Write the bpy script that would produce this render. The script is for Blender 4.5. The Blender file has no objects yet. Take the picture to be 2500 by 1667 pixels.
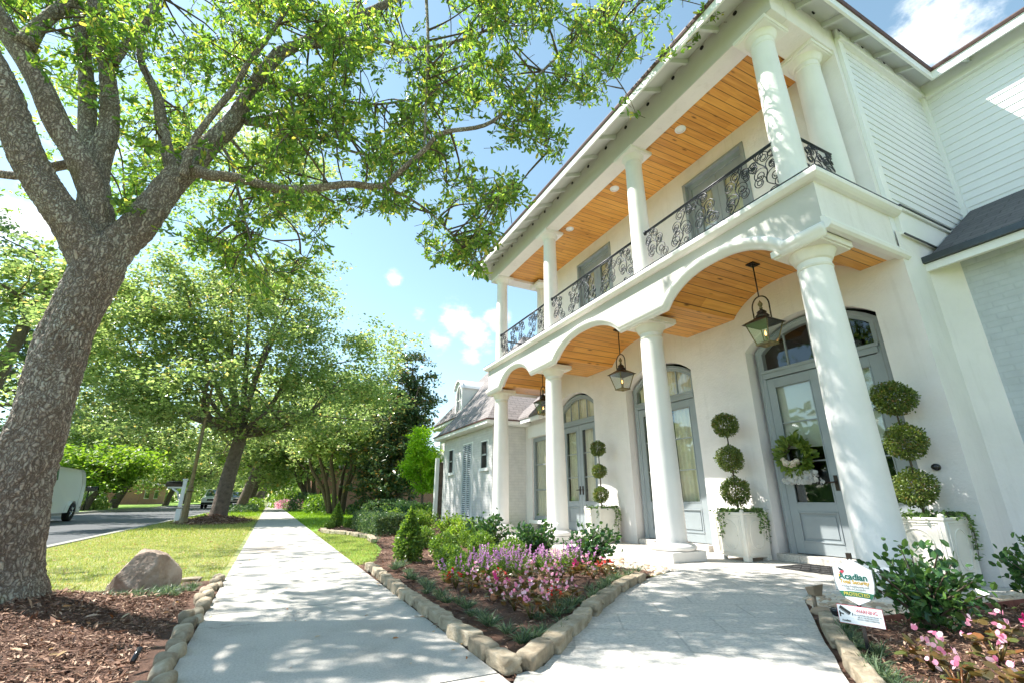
import bpy, math, random
import numpy as np
from mathutils import Vector, Matrix
PI = math.pi; R = math.radians
random.seed(7); rng = np.random.default_rng(7)
scn = bpy.context.scene; COL = scn.collection
# ---------------------------------------------------------------- camera
CAM = np.array([0.0, 0.0, 0.75]); PITCH = R(18.87); YAW = R(26.4); FPX = 1124.8
cam = bpy.data.cameras.new('camera'); cam_o = bpy.data.objects.new('camera', cam); COL.objects.link(cam_o)
cam_o.location = CAM; cam_o.rotation_euler = (PI/2 + PITCH, 0, -YAW)
cam.sensor_width = 36; cam.lens = FPX/2500*36; cam.clip_start = .05; cam.clip_end = 2000
scn.camera = cam_o
FW = np.array([math.sin(YAW)*math.cos(PITCH), math.cos(YAW)*math.cos(PITCH), math.sin(PITCH)])
RT = np.array([math.cos(YAW), -math.sin(YAW), 0]); UPV = np.cross(RT, FW)
def ray(u, v): return FW + RT*(u-1250)/FPX + UPV*(833.5-v)/FPX      # survey helper: photo measurement -> direction
def at(u, v, Y): d = ray(u, v); return CAM + d*(Y/d[1])
def atx(u, v, X): d = ray(u, v); return CAM + d*(X/d[0])
def gnd(u, v, z=0): d = ray(u, v); return CAM + d*((z-.75)/d[2])
# ---------------------------------------------------------------- world and sun
SUN_DIR = Vector((-.565, .42, 1.0)).normalized()
sun_el = math.asin(SUN_DIR.z); sun_az = math.atan2(SUN_DIR.x, SUN_DIR.y)
w = bpy.data.worlds.new('World'); scn.world = w; w.use_nodes = True
nt = w.node_tree; nt.nodes.clear()
def N(nt, t, **k):
    n = nt.nodes.new(t)
    for a, b in k.items(): setattr(n, a, b)
    return n
out = N(nt, 'ShaderNodeOutputWorld'); bg = N(nt, 'ShaderNodeBackground'); nt.links.new(bg.outputs[0], out.inputs[0])
sky = N(nt, 'ShaderNodeTexSky'); sky.sky_type = 'NISHITA'; sky.sun_disc = False
sky.sun_elevation = sun_el; sky.sun_rotation = sun_az; sky.air_density = 1.0; sky.dust_density = 0.25; sky.ozone_density = 2.0
bg.inputs[1].default_value = 0.115
tc = N(nt, 'ShaderNodeTexCoord')
def dirv(u, v): d = ray(u, v); return d/np.linalg.norm(d)
def wmath(op, a, b=None, c=None):
    n = N(nt, 'ShaderNodeMath', operation=op)
    for i, x in enumerate((a, b, c)):
        if x is None: continue
        if isinstance(x, (int, float)): n.inputs[i].default_value = x
        else: nt.links.new(x, n.inputs[i])
    return n.outputs[0]
noi = N(nt, 'ShaderNodeTexNoise'); noi.inputs['Scale'].default_value = 13; noi.inputs['Detail'].default_value = 9; noi.inputs['Roughness'].default_value = .62
mp = N(nt, 'ShaderNodeMapping'); mp.inputs['Scale'].default_value = (1, 1, 1.7)
nt.links.new(tc.outputs['Generated'], mp.inputs[0]); nt.links.new(mp.outputs[0], noi.inputs['Vector'])
acc = None
CLOUDS = [(2330,20,.055,.8),(2275,95,.045,.85),(2360,100,.035,.6),(2400,-10,.04,.55),(1112,773,.034,.85),(1175,815,.036,.8),(1065,832,.025,.6),
          (1150,866,.022,.7),(1030,765,.016,.5),(955,680,.02,.6),(1210,790,.03,.8),(60,545,.05,.9),(1340,300,.0,.0),(600,250,.1,.4),(200,330,.08,.4)]
for (u, v, r, s) in CLOUDS:
    if s <= 0: continue
    d = dirv(u, v)
    vm = N(nt, 'ShaderNodeVectorMath', operation='DISTANCE'); vm.inputs[1].default_value = tuple(d)
    nt.links.new(tc.outputs['Generated'], vm.inputs[0])
    k = wmath('MULTIPLY', wmath('SUBTRACT', 1.0, wmath('DIVIDE', vm.outputs['Value'], r*1.5)), s)
    k = wmath('MAXIMUM', k, 0.0)
    acc = k if acc is None else wmath('MAXIMUM', acc, k)
cl = wmath('ADD', acc, wmath('MULTIPLY', wmath('SUBTRACT', noi.outputs['Fac'], .5), 2.0))
cl = wmath('MULTIPLY', cl, wmath('GREATER_THAN', acc, 0.001))
mr = N(nt, 'ShaderNodeMapRange'); mr.inputs[1].default_value = .12; mr.inputs[2].default_value = .95; mr.interpolation_type = 'SMOOTHSTEP'; mr.clamp = True
nt.links.new(cl, mr.inputs[0])
fade = N(nt, 'ShaderNodeMapRange'); fade.inputs[1].default_value = 0; fade.inputs[2].default_value = .22; nt.links.new(acc, fade.inputs[0])
cmask = wmath('MULTIPLY', mr.outputs[0], fade.outputs[0])
mx = N(nt, 'ShaderNodeMix', data_type='RGBA'); nt.links.new(cmask, mx.inputs[0])
hs = N(nt, 'ShaderNodeHueSaturation'); hs.inputs['Hue'].default_value = .474; hs.inputs['Saturation'].default_value = .86; hs.inputs['Value'].default_value = 1.08; nt.links.new(sky.outputs[0], hs.inputs['Color'])
nt.links.new(hs.outputs[0], mx.inputs[6]); mx.inputs[7].default_value = (7.4, 7.5, 7.6, 1)
nt.links.new(mx.outputs[2], bg.inputs[0])
sl = bpy.data.lights.new('sun', 'SUN'); sl.energy = 5.0; sl.angle = R(.53); sl.color = (1, .955, .89)
so = bpy.data.objects.new('sun', sl); COL.objects.link(so); so.rotation_euler = SUN_DIR.to_track_quat('Z', 'Y').to_euler()
so.location = (-20, 20, 40)
vs = scn.view_settings; vs.view_transform = 'Standard'; vs.look = 'None'; vs.exposure = 1.22; vs.gamma = 1
cy = scn.cycles; cy.max_bounces = 7; cy.diffuse_bounces = 4; cy.glossy_bounces = 3; cy.transmission_bounces = 5; cy.transparent_max_bounces = 8
cy.caustics_reflective = False; cy.caustics_refractive = False; cy.use_adaptive_sampling = True; cy.adaptive_threshold = .02
try: cy.use_denoising = True
except Exception: pass
# ---------------------------------------------------------------- materials
MT = {}
def newmat(name):
    m = bpy.data.materials.new(name); m.use_nodes = True; t = m.node_tree
    return m, t, t.nodes['Principled BSDF'], t.nodes['Material Output']
def coords(t, scale=(1, 1, 1), rot=(0, 0, 0), kind='Object'):
    c = N(t, 'ShaderNodeTexCoord'); mpn = N(t, 'ShaderNodeMapping')
    mpn.inputs['Scale'].default_value = scale; mpn.inputs['Rotation'].default_value = rot
    t.links.new(c.outputs[kind], mpn.inputs[0]); return mpn.outputs[0]
def noise(t, vec, scale, detail=4, rough=.55):
    n = N(t, 'ShaderNodeTexNoise'); n.inputs['Scale'].default_value = scale; n.inputs['Detail'].default_value = detail; n.inputs['Roughness'].default_value = rough
    t.links.new(vec, n.inputs['Vector']); return n.outputs['Fac']
def ramp(t, fac, stops):
    r = N(t, 'ShaderNodeValToRGB'); e = r.color_ramp.elements
    while len(e) < len(stops): e.new(.5)
    for i, (p, c) in enumerate(stops): e[i].position = p; e[i].color = (*c, 1)
    t.links.new(fac, r.inputs[0]); return r.outputs[0]
def bump(t, bsdf, h, strength=.3, dist=.01):
    b = N(t, 'ShaderNodeBump'); b.inputs['Strength'].default_value = strength; b.inputs['Distance'].default_value = dist
    t.links.new(h, b.inputs['Height']); t.links.new(b.outputs[0], bsdf.inputs['Normal']); return b
def mixc(t, fac, a, b, mode='MIX'):
    m = N(t, 'ShaderNodeMix', data_type='RGBA', blend_type=mode)
    for i, x in ((0, fac), (6, a), (7, b)):
        if isinstance(x, (int, float)): m.inputs[i].default_value = x
        elif isinstance(x, tuple): m.inputs[i].default_value = (*x, 1)
        else: t.links.new(x, m.inputs[i])
    return m.outputs[2]
def simple(name, col, rough=.6, var=.12, scale=6, bstr=0, bscale=60, metal=0, spec=.5, bdist=.004):
    m, t, b, o = newmat(name)
    v = coords(t); n = noise(t, v, scale, 5)
    lo = tuple(c*(1-var) for c in col); hi = tuple(min(1, c*(1+var)) for c in col)
    t.links.new(ramp(t, n, [(.3, lo), (.7, hi)]), b.inputs['Base Color'])
    b.inputs['Roughness'].default_value = rough; b.inputs['Metallic'].default_value = metal; b.inputs['Specular IOR Level'].default_value = spec
    if bstr: bump(t, b, noise(t, v, bscale, 4), bstr, bdist)
    MT[name] = m; return m
def weathered(name, col, rough, bstr, bscale, streak=.17):
    m, t, b, o = newmat(name); v = coords(t); vs_ = coords(t, (5, 5, .45)); n = noise(t, v, 1.6, 7, .6); s_ = noise(t, vs_, 2.2, 6, .65); f_ = noise(t, v, 38, 4, .7)
    c = ramp(t, n, [(.25, tuple(x*.90 for x in col)), (.55, col), (.8, tuple(min(1, x*1.04) for x in col))])
    sr = N(t, 'ShaderNodeMapRange'); sr.inputs[1].default_value = .55; sr.inputs[2].default_value = .80; sr.inputs[4].default_value = streak*2.2; t.links.new(s_, sr.inputs[0]); c = mixc(t, sr.outputs[0], c, tuple(x*.72 for x in (col[0], col[1]*.97, col[2]*.92)))
    sp = N(t, 'ShaderNodeMapRange'); sp.inputs[1].default_value = .62; sp.inputs[2].default_value = .75; sp.inputs[4].default_value = .16; t.links.new(f_, sp.inputs[0]); c = mixc(t, sp.outputs[0], c, tuple(x*.7 for x in col))
    sx = N(t, 'ShaderNodeSeparateXYZ'); g = N(t, 'ShaderNodeTexCoord'); t.links.new(g.outputs['Object'], sx.inputs[0]); bz = N(t, 'ShaderNodeMapRange'); bz.inputs[1].default_value = .0; bz.inputs[2].default_value = .30; bz.inputs[3].default_value = .55; bz.inputs[4].default_value = 0; t.links.new(sx.outputs[2], bz.inputs[0])
    bm_ = N(t, 'ShaderNodeMath', operation='MULTIPLY'); t.links.new(bz.outputs[0], bm_.inputs[0]); t.links.new(n, bm_.inputs[1]); c = mixc(t, bm_.outputs[0], c, (.38, .31, .24))
    t.links.new(c, b.inputs['Base Color']); b.inputs['Roughness'].default_value = rough
    h = N(t, 'ShaderNodeMath', operation='MULTIPLY_ADD'); h.inputs[1].default_value = 2.2; t.links.new(noise(t, v, 7, 4, .6), h.inputs[0]); t.links.new(noise(t, v, bscale, 4, .6), h.inputs[2]); bump(t, b, h.outputs[0], bstr, .008); MT[name] = m
weathered('stucco', (.82, .78, .76), .88, .5, 34)
simple('stone_cast', (.78, .74, .66), .8, .05, 5, .25, 70)
weathered('column_paint', (.83, .805, .775), .6, .22, 40, .08)
simple('trim_white', (.84, .84, .83), .5, .03, 3)
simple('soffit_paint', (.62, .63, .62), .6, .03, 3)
simple('frieze_grey', (.56, .545, .51), .7, .04, 3, .1, 40)  # greyer than the stucco, used on the front faces of the beams alone
simple('siding_paint', (.80, .81, .83), .5, .03, 2)
simple('door_paint', (.29, .325, .34), .38, .08, 3)
simple('curtain', (.86, .76, .60), .9, .06, 5)
simple('blind', (.66, .63, .53), .9, .04, 3)
simple('iron', (.028, .032, .038), .35, .2, 10, metal=.5)
simple('bronze', (.045, .033, .024), .4, .35, 14, metal=.6)
simple('verdigris', (.20, .16, .07), .5, .4, 30, metal=.4)
simple('rubber_mat', (.035, .035, .035), .9, .4, 40, .6, 160)
simple('black_plastic', (.015, .015, .018), .25, .1, 10)
simple('gutter_metal', (.05, .06, .07), .3, .2, 10, metal=.4)
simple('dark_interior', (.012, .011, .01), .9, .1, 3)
simple('soil', (.05, .03, .02), .95, .3, 20, .7, 60, bdist=.02)
simple('concrete_base', (.40, .42, .42), .9, .1, 6, .4, 60)
simple('asphalt', (.085, .09, .095), .85, .2, 3, .5, 260, bdist=.004)
simple('curb_concrete', (.30, .29, .26), .85, .1, 4, .3, 90)
simple('bark_far', (.15, .115, .09), .9, .35, 9, .8, 22, bdist=.04)
simple('twig', (.10, .075, .05), .9, .3, 20, .4, 80)
simple('white_vinyl', (.80, .82, .84), .4, .02, 3)
simple('lamp_pole', (.17, .13, .065), .4, .25, 8, metal=.5)
simple('white_car', (.78, .80, .80), .2, .01, 1)
simple('tyre', (.012, .012, .013), .8, .2, 20)
simple('chrome', (.55, .56, .58), .2, .05, 5, metal=.9)
simple('red_edge', (.28, .10, .08), .8, .3, 20)
simple('tan_lamp', (.25, .19, .13), .6, .15, 20)
def glass(name, tint=(.9, .95, .95), alpha=.25, rough=.02):
    m, t, b, o = newmat(name)
    g = N(t, 'ShaderNodeBsdfGlossy'); g.inputs['Roughness'].default_value = rough; g.inputs[0].default_value = (.9, .95, 1, 1)
    tr = N(t, 'ShaderNodeBsdfTransparent'); tr.inputs[0].default_value = (*tint, 1)
    lw = N(t, 'ShaderNodeLayerWeight'); lw.inputs[0].default_value = .5; pw = N(t, 'ShaderNodeMath', operation='POWER'); pw.inputs[1].default_value = 3.0; t.links.new(lw.outputs['Facing'], pw.inputs[0])
    ad = N(t, 'ShaderNodeMath', operation='MULTIPLY_ADD'); ad.inputs[1].default_value = .75; ad.inputs[2].default_value = alpha; t.links.new(pw.outputs[0], ad.inputs[0])
    mxs = N(t, 'ShaderNodeMixShader'); t.links.new(ad.outputs[0], mxs.inputs[0]); t.links.new(tr.outputs[0], mxs.inputs[1]); t.links.new(g.outputs[0], mxs.inputs[2])
    t.links.new(mxs.outputs[0], o.inputs[0]); MT[name] = m
glass('pane', (.92, .95, .93), .06); glass('lamp_glass', (.88, .92, .92), .08, .08); glass('car_glass', (.15, .3, .32), .2)
def wood():
    m, t, b, o = newmat('cedar_boards')
    c = N(t, 'ShaderNodeTexCoord'); sx = N(t, 'ShaderNodeSeparateXYZ'); t.links.new(c.outputs['Object'], sx.inputs[0])
    def M(op, a, bb=None):
        n = N(t, 'ShaderNodeMath', operation=op)
        for i, x in enumerate((a, bb)):
            if x is None: continue
            if isinstance(x, (int, float)): n.inputs[i].default_value = x
            else: t.links.new(x, n.inputs[i])
        return n.outputs[0]
    yy = M('DIVIDE', sx.outputs[1], .125); idx = M('FLOOR', yy); fr = M('FRACT', yy)
    wn = N(t, 'ShaderNodeTexWhiteNoise'); wn.noise_dimensions = '1D'; t.links.new(idx, wn.inputs['W'])
    off = M('MULTIPLY', wn.outputs['Value'], 40)
    cb = N(t, 'ShaderNodeCombineXYZ'); t.links.new(M('ADD', M('MULTIPLY', sx.outputs[0], .9), off), cb.inputs[0]); t.links.new(M('MULTIPLY', sx.outputs[1], 14), cb.inputs[1]); t.links.new(off, cb.inputs[2])
    g = noise(t, cb.outputs[0], 2.2, 6, .6)
    # boards are also cut to lengths
    seg = M('FLOOR', M('ADD', M('DIVIDE', sx.outputs[0], 2.3), off)); wn2 = N(t, 'ShaderNodeTexWhiteNoise'); wn2.noise_dimensions = '2D'
    cb2 = N(t, 'ShaderNodeCombineXYZ'); t.links.new(idx, cb2.inputs[0]); t.links.new(seg, cb2.inputs[1]); t.links.new(cb2.outputs[0], wn2.inputs['Vector'])
    base = ramp(t, wn2.outputs['Value'], [(0, (.54, .22, .045)), (.5, (.72, .33, .070)), (1, (.84, .43, .10))])
    col = mixc(t, .55, base, ramp(t, g, [(.25, (.40, .14, .024)), (.55, (.74, .35, .075)), (.8, (.88, .50, .14))]))
    cb3 = N(t, 'ShaderNodeCombineXYZ'); t.links.new(M('MULTIPLY', sx.outputs[0], 2.2), cb3.inputs[0]); t.links.new(M('MULTIPLY', sx.outputs[1], 8), cb3.inputs[1])
    vo = N(t, 'ShaderNodeTexVoronoi'); vo.inputs['Scale'].default_value = 1.0; t.links.new(cb3.outputs[0], vo.inputs['Vector'])
    kn = M('LESS_THAN', vo.outputs['Distance'], .10); mr = N(t, 'ShaderNodeMapRange'); mr.inputs[1].default_value = .05; mr.inputs[2].default_value = .16; mr.inputs[3].default_value = .85; mr.inputs[4].default_value = 0
    t.links.new(vo.outputs['Distance'], mr.inputs[0])
    col = mixc(t, mr.outputs[0], col, (.10, .03, .008))
    gr = M('MINIMUM', M('MULTIPLY', fr, 1), M('SUBTRACT', 1, fr)); gm = N(t, 'ShaderNodeMapRange'); gm.inputs[1].default_value = .015; gm.inputs[2].default_value = .05; t.links.new(gr, gm.inputs[0])
    col = mixc(t, gm.outputs[0], (.12, .04, .01), col)
    t.links.new(col, b.inputs['Base Color']); b.inputs['Roughness'].default_value = .32
    bump(t, b, gm.outputs[0], .6, .006); MT['cedar_boards'] = m
wood()
def shingles(name, axis, c0, c1, c2):
    m, t, b, o = newmat(name)
    c = N(t, 'ShaderNodeTexCoord'); sx = N(t, 'ShaderNodeSeparateXYZ'); t.links.new(c.outputs['Object'], sx.inputs[0]); cb = N(t, 'ShaderNodeCombineXYZ')
    t.links.new(sx.outputs[axis], cb.inputs[0])
    mz = N(t, 'ShaderNodeMath', operation='MULTIPLY'); mz.inputs[1].default_value = 1.75; t.links.new(sx.outputs[2], mz.inputs[0]); t.links.new(mz.outputs[0], cb.inputs[1])
    br = N(t, 'ShaderNodeTexBrick'); br.inputs['Scale'].default_value = 1; br.inputs['Brick Width'].default_value = .30; br.inputs['Row Height'].default_value = .14
    br.inputs['Mortar Size'].default_value = .010; br.inputs['Mortar Smooth'].default_value = .5; br.inputs['Color1'].default_value = (*c0, 1); br.inputs['Color2'].default_value = (*c1, 1); br.inputs['Mortar'].default_value = (*c2, 1)
    t.links.new(cb.outputs[0], br.inputs['Vector'])
    n = noise(t, c.outputs['Object'], 30, 5)
    t.links.new(mixc(t, .5, br.outputs['Color'], ramp(t, n, [(.3, tuple(x*.6 for x in c0)), (.7, tuple(x*1.5 for x in c0))])), b.inputs['Base Color'])
    b.inputs['Roughness'].default_value = .9
    # each course climbs to a shadow edge
    fr = N(t, 'ShaderNodeMath', operation='FRACT'); dv = N(t, 'ShaderNodeMath', operation='DIVIDE'); dv.inputs[1].default_value = .14; t.links.new(mz.outputs[0], dv.inputs[0]); t.links.new(dv.outputs[0], fr.inputs[0])
    sb = N(t, 'ShaderNodeMath', operation='SUBTRACT'); sb.inputs[0].default_value = 1; t.links.new(fr.outputs[0], sb.inputs[1])
    bump(t, b, sb.outputs[0], .8, .02); MT[name] = m
shingles('shingle_grey_y', 1, (.085, .085, .09), (.14, .14, .145), (.015, .015, .016))
shingles('shingle_warm_y', 1, (.19, .17, .165), (.27, .245, .24), (.04, .035, .035))
shingles('shingle_warm_x', 0, (.20, .18, .175), (.28, .25, .245), (.04, .035, .035))
def brick(name, c0, c1, mo, vec='yz', scale=1, bs=.5, bw=.21, rh=.07, ms=.008):
    m, t, b, o = newmat(name)
    c = N(t, 'ShaderNodeTexCoord'); sx = N(t, 'ShaderNodeSeparateXYZ'); t.links.new(c.outputs['Object'], sx.inputs[0]); cb = N(t, 'ShaderNodeCombineXYZ')
    ad = N(t, 'ShaderNodeMath', operation='ADD'); t.links.new(sx.outputs[0], ad.inputs[0]); t.links.new(sx.outputs[1], ad.inputs[1])
    t.links.new(ad.outputs[0], cb.inputs[0]); t.links.new(sx.outputs[2], cb.inputs[1])
    br = N(t, 'ShaderNodeTexBrick'); br.inputs['Scale'].default_value = scale; br.inputs['Brick Width'].default_value = bw; br.inputs['Row Height'].default_value = rh
    br.inputs['Mortar Size'].default_value = ms; br.inputs['Mortar Smooth'].default_value = .4; br.inputs['Color1'].default_value = (*c0, 1); br.inputs['Color2'].default_value = (*c1, 1); br.inputs['Mortar'].default_value = (*mo, 1)
    t.links.new(cb.outputs[0], br.inputs['Vector']); n = noise(t, c.outputs['Object'], 7, 6)
    t.links.new(mixc(t, .25, br.outputs['Color'], ramp(t, n, [(.3, tuple(x*.7 for x in c0)), (.7, tuple(min(1, x*1.2) for x in c1))])), b.inputs['Base Color'])
    b.inputs['Roughness'].default_value = .85
    iv = N(t, 'ShaderNodeMath', operation='SUBTRACT'); iv.inputs[0].default_value = 1; t.links.new(br.outputs['Fac'], iv.inputs[1])
    ad2 = N(t, 'ShaderNodeMath', operation='MULTIPLY_ADD'); ad2.inputs[1].default_value = .8; t.links.new(noise(t, c.outputs['Object'], 22, 4), ad2.inputs[0]); t.links.new(iv.outputs[0], ad2.inputs[2])
    bump(t, b, ad2.outputs[0], bs, .008); MT[name] = m
brick('painted_brick', (.50, .535, .55), (.515, .55, .565), (.475, .51, .525), bs=.45)
brick('painted_brick_warm', (.58, .58, .57), (.62, .61, .59), (.52, .52, .51), bs=.5)
brick('red_brick', (.30, .12, .08), (.38, .17, .11), (.40, .33, .28))
def paving(name, c0, c1, joint, bw, rh, rot, ms=.006, mottled=.5):
    m, t, b, o = newmat(name)
    v = coords(t, rot=(0, 0, rot)); br = N(t, 'ShaderNodeTexBrick'); br.inputs['Scale'].default_value = 1; br.inputs['Brick Width'].default_value = bw; br.inputs['Row Height'].default_value = rh
    br.inputs['Mortar Size'].default_value = ms; br.inputs['Mortar Smooth'].default_value = .2
    br.inputs['Color1'].default_value = (*c0, 1); br.inputs['Color2'].default_value = (*c1, 1); br.inputs['Mortar'].default_value = (*joint, 1); t.links.new(v, br.inputs['Vector'])
    n = noise(t, v, 5, 7, .7); n2 = noise(t, v, 45, 4, .7)
    c = mixc(t, mottled, br.outputs['Color'], ramp(t, n, [(.3, tuple(x*.80 for x in c0)), (.65, tuple(min(1, x*1.15) for x in c1))]))
    c = mixc(t, .45, c, ramp(t, n2, [(.38, tuple(x*.50 for x in c0)), (.56, tuple(min(1, x*1.1) for x in c1))]), 'MIX')
    sp = noise(t, v, 11, 6, .8); sm = N(t, 'ShaderNodeMapRange'); sm.inputs[1].default_value = .58; sm.inputs[2].default_value = .70; sm.inputs[4].default_value = .40; t.links.new(sp, sm.inputs[0]); c = mixc(t, sm.outputs[0], c, tuple(x*.55 for x in c0))
    t.links.new(c, b.inputs['Base Color']); b.inputs['Roughness'].default_value = .75
    iv = N(t, 'ShaderNodeMath', operation='MULTIPLY_ADD'); iv.inputs[1].default_value = -1; iv.inputs[2].default_value = 1; t.links.new(br.outputs['Fac'], iv.inputs[0])
    a2 = N(t, 'ShaderNodeMath', operation='MULTIPLY_ADD'); a2.inputs[1].default_value = .35; t.links.new(n2, a2.inputs[0]); t.links.new(iv.outputs[0], a2.inputs[2])
    bump(t, b, a2.outputs[0], .35, .004); MT[name] = m
paving('travertine', (.48, .455, .41), (.56, .53, .48), (.17, .16, .14), .61, .41, R(33), ms=.008)
def concrete():
    m, t, b, o = newmat('sidewalk_concrete')
    v = coords(t); n = noise(t, v, 2.3, 8, .65); n2 = noise(t, v, 90, 4, .8); n3 = noise(t, v, .5, 3)
    c = ramp(t, n, [(.25, (.29, .26, .22)), (.5, (.45, .42, .37)), (.75, (.53, .50, .45))])
    c = mixc(t, .4, c, ramp(t, n2, [(.38, (.26, .245, .22)), (.58, (.60, .58, .54))]))
    wv = N(t, 'ShaderNodeVectorMath', operation='ADD'); nz = N(t, 'ShaderNodeTexNoise'); nz.inputs['Scale'].default_value = 2.5; nz.inputs['Detail'].default_value = 6; t.links.new(v, nz.inputs['Vector']); t.links.new(nz.outputs['Color'], wv.inputs[0]); t.links.new(v, wv.inputs[1])
    vc = N(t, 'ShaderNodeTexVoronoi', feature='DISTANCE_TO_EDGE'); vc.inputs['Scale'].default_value = .42; t.links.new(wv.outputs[0], vc.inputs['Vector']); ck = N(t, 'ShaderNodeMapRange'); ck.inputs[1].default_value = .0; ck.inputs[2].default_value = .0045; ck.inputs[3].default_value = .55; ck.inputs[4].default_value = 0; t.links.new(vc.outputs['Distance'], ck.inputs[0]); c = mixc(t, ck.outputs[0], c, (.16, .14, .12))
    sp = noise(t, v, 14, 6, .8); sm = N(t, 'ShaderNodeMapRange'); sm.inputs[1].default_value = .60; sm.inputs[2].default_value = .70; sm.inputs[4].default_value = .35; t.links.new(sp, sm.inputs[0]); c = mixc(t, sm.outputs[0], c, (.30, .25, .19))
    # leaf-stain patch further up the walk
    sx = N(t, 'ShaderNodeSeparateXYZ'); t.links.new(v, sx.inputs[0])
    vd = N(t, 'ShaderNodeVectorMath', operation='DISTANCE'); vd.inputs[1].default_value = (.15, 9.0, 0)
    cbn = N(t, 'ShaderNodeMapping'); cbn.inputs['Scale'].default_value = (1.6, 1, 1); t.links.new(v, cbn.inputs[0]); t.links.new(cbn.outputs[0], vd.inputs[0])
    st = N(t, 'ShaderNodeMapRange'); st.inputs[1].default_value = .1; st.inputs[2].default_value = 1.0; st.inputs[3].default_value = .5; st.inputs[4].default_value = 0; t.links.new(vd.outputs['Value'], st.inputs[0])
    c = mixc(t, st.outputs[0], c, (.36, .25, .17))
    t.links.new(c, b.inputs['Base Color']); b.inputs['Roughness'].default_value = .85
    bump(t, b, n2, .35, .003); MT['sidewalk_concrete'] = m
concrete()
def stone_mat(name, cs, scale=3, bs=.6):
    m, t, b, o = newmat(name)
    c = N(t, 'ShaderNodeTexCoord'); oi = N(t, 'ShaderNodeObjectInfo')
    vm = N(t, 'ShaderNodeVectorMath', operation='ADD'); t.links.new(c.outputs['Object'], vm.inputs[0])
    ml = N(t, 'ShaderNodeVectorMath', operation='SCALE'); ml.inputs[0].default_value = (7, 13, 5); t.links.new(oi.outputs['Random'], ml.inputs['Scale']); t.links.new(ml.outputs[0], vm.inputs[1])
    n = noise(t, vm.outputs[0], scale, 8, .65); col = ramp(t, n, [(.25, cs[0]), (.5, cs[1]), (.75, cs[2])])
    hsn = N(t, 'ShaderNodeHueSaturation'); t.links.new(col, hsn.inputs['Color'])
    mrn = N(t, 'ShaderNodeMapRange'); mrn.inputs[3].default_value = .8; mrn.inputs[4].default_value = 1.2; t.links.new(oi.outputs['Random'], mrn.inputs[0]); t.links.new(mrn.outputs[0], hsn.inputs['Value'])
    t.links.new(hsn.outputs[0], b.inputs['Base Color']); b.inputs['Roughness'].default_value = .85
    bump(t, b, noise(t, vm.outputs[0], scale*7, 8, .7), bs, .012); MT[name] = m
stone_mat('sandstone', ((.20, .155, .10), (.38, .31, .215), (.54, .47, .36)), 11, .9)
stone_mat('boulder_rock', ((.16, .11, .075), (.40, .30, .23), (.66, .56, .48)), 5, 1.0)
stone_mat('pebble', ((.36, .27, .18), (.52, .42, .30), (.66, .56, .44)), 14, .2)
def bark():
    m, t, b, o = newmat('oak_bark')
    v = coords(t); mpn = N(t, 'ShaderNodeMapping'); mpn.inputs['Scale'].default_value = (1, 1, .26); t.links.new(v, mpn.inputs[0])
    wv = noise(t, v, 3.5, 3)
    dst = N(t, 'ShaderNodeVectorMath', operation='ADD'); scl = N(t, 'ShaderNodeVectorMath', operation='SCALE'); scl.inputs['Scale'].default_value = .10
    nz = N(t, 'ShaderNodeTexNoise'); nz.inputs['Scale'].default_value = 14; nz.inputs['Detail'].default_value = 5; t.links.new(v, nz.inputs['Vector']); t.links.new(nz.outputs['Color'], scl.inputs[0]); t.links.new(scl.outputs[0], dst.inputs[0]); t.links.new(mpn.outputs[0], dst.inputs[1])
    vo = N(t, 'ShaderNodeTexVoronoi', feature='DISTANCE_TO_EDGE'); vo.inputs['Scale'].default_value = 40; t.links.new(dst.outputs[0], vo.inputs['Vector'])
    n = noise(t, dst.outputs[0], 30, 8, .75)
    crk = N(t, 'ShaderNodeMapRange'); crk.inputs[1].default_value = 0; crk.inputs[2].default_value = .30; t.links.new(vo.outputs['Distance'], crk.inputs[0])
    base = ramp(t, n, [(.3, (.27, .205, .155)), (.55, (.50, .42, .335)), (.75, (.70, .63, .54))])
    col = mixc(t, crk.outputs[0], (.13, .095, .07), base)
    lich = noise(t, v, 3.2, 7, .72); lm = N(t, 'ShaderNodeMapRange'); lm.inputs[1].default_value = .47; lm.inputs[2].default_value = .60; t.links.new(lich, lm.inputs[0])
    lmx = N(t, 'ShaderNodeMath', operation='MULTIPLY'); t.links.new(lm.outputs[0], lmx.inputs[0]); t.links.new(crk.outputs[0], lmx.inputs[1])
    lx2 = N(t, 'ShaderNodeMath', operation='MULTIPLY'); lx2.inputs[1].default_value = .55; t.links.new(lmx.outputs[0], lx2.inputs[0])
    col = mixc(t, lx2.outputs[0], col, (.56, .56, .48))
    mo = noise(t, v, 1.7, 4); mm = N(t, 'ShaderNodeMapRange'); mm.inputs[1].default_value = .62; mm.inputs[2].default_value = .72; mm.inputs[4].default_value = .6; t.links.new(mo, mm.inputs[0])
    col = mixc(t, mm.outputs[0], col, (.20, .17, .04))
    t.links.new(col, b.inputs['Base Color']); b.inputs['Roughness'].default_value = .92
    ge = N(t, 'ShaderNodeNewGeometry'); pr = N(t, 'ShaderNodeMapRange'); pr.inputs[1].default_value = .40; pr.inputs[2].default_value = .52; pr.inputs[3].default_value = .62; pr.inputs[4].default_value = 0; t.links.new(ge.outputs['Pointiness'], pr.inputs[0])
    col = mixc(t, pr.outputs[0], col, (.05, .035, .025)); t.links.new(col, b.inputs['Base Color'])
    h = N(t, 'ShaderNodeMath', operation='MULTIPLY_ADD'); h.inputs[1].default_value = 1.0; t.links.new(n, h.inputs[0]); t.links.new(crk.outputs[0], h.inputs[2])
    bump(t, b, h.outputs[0], .8, .014); MT['oak_bark'] = m
bark()
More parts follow.
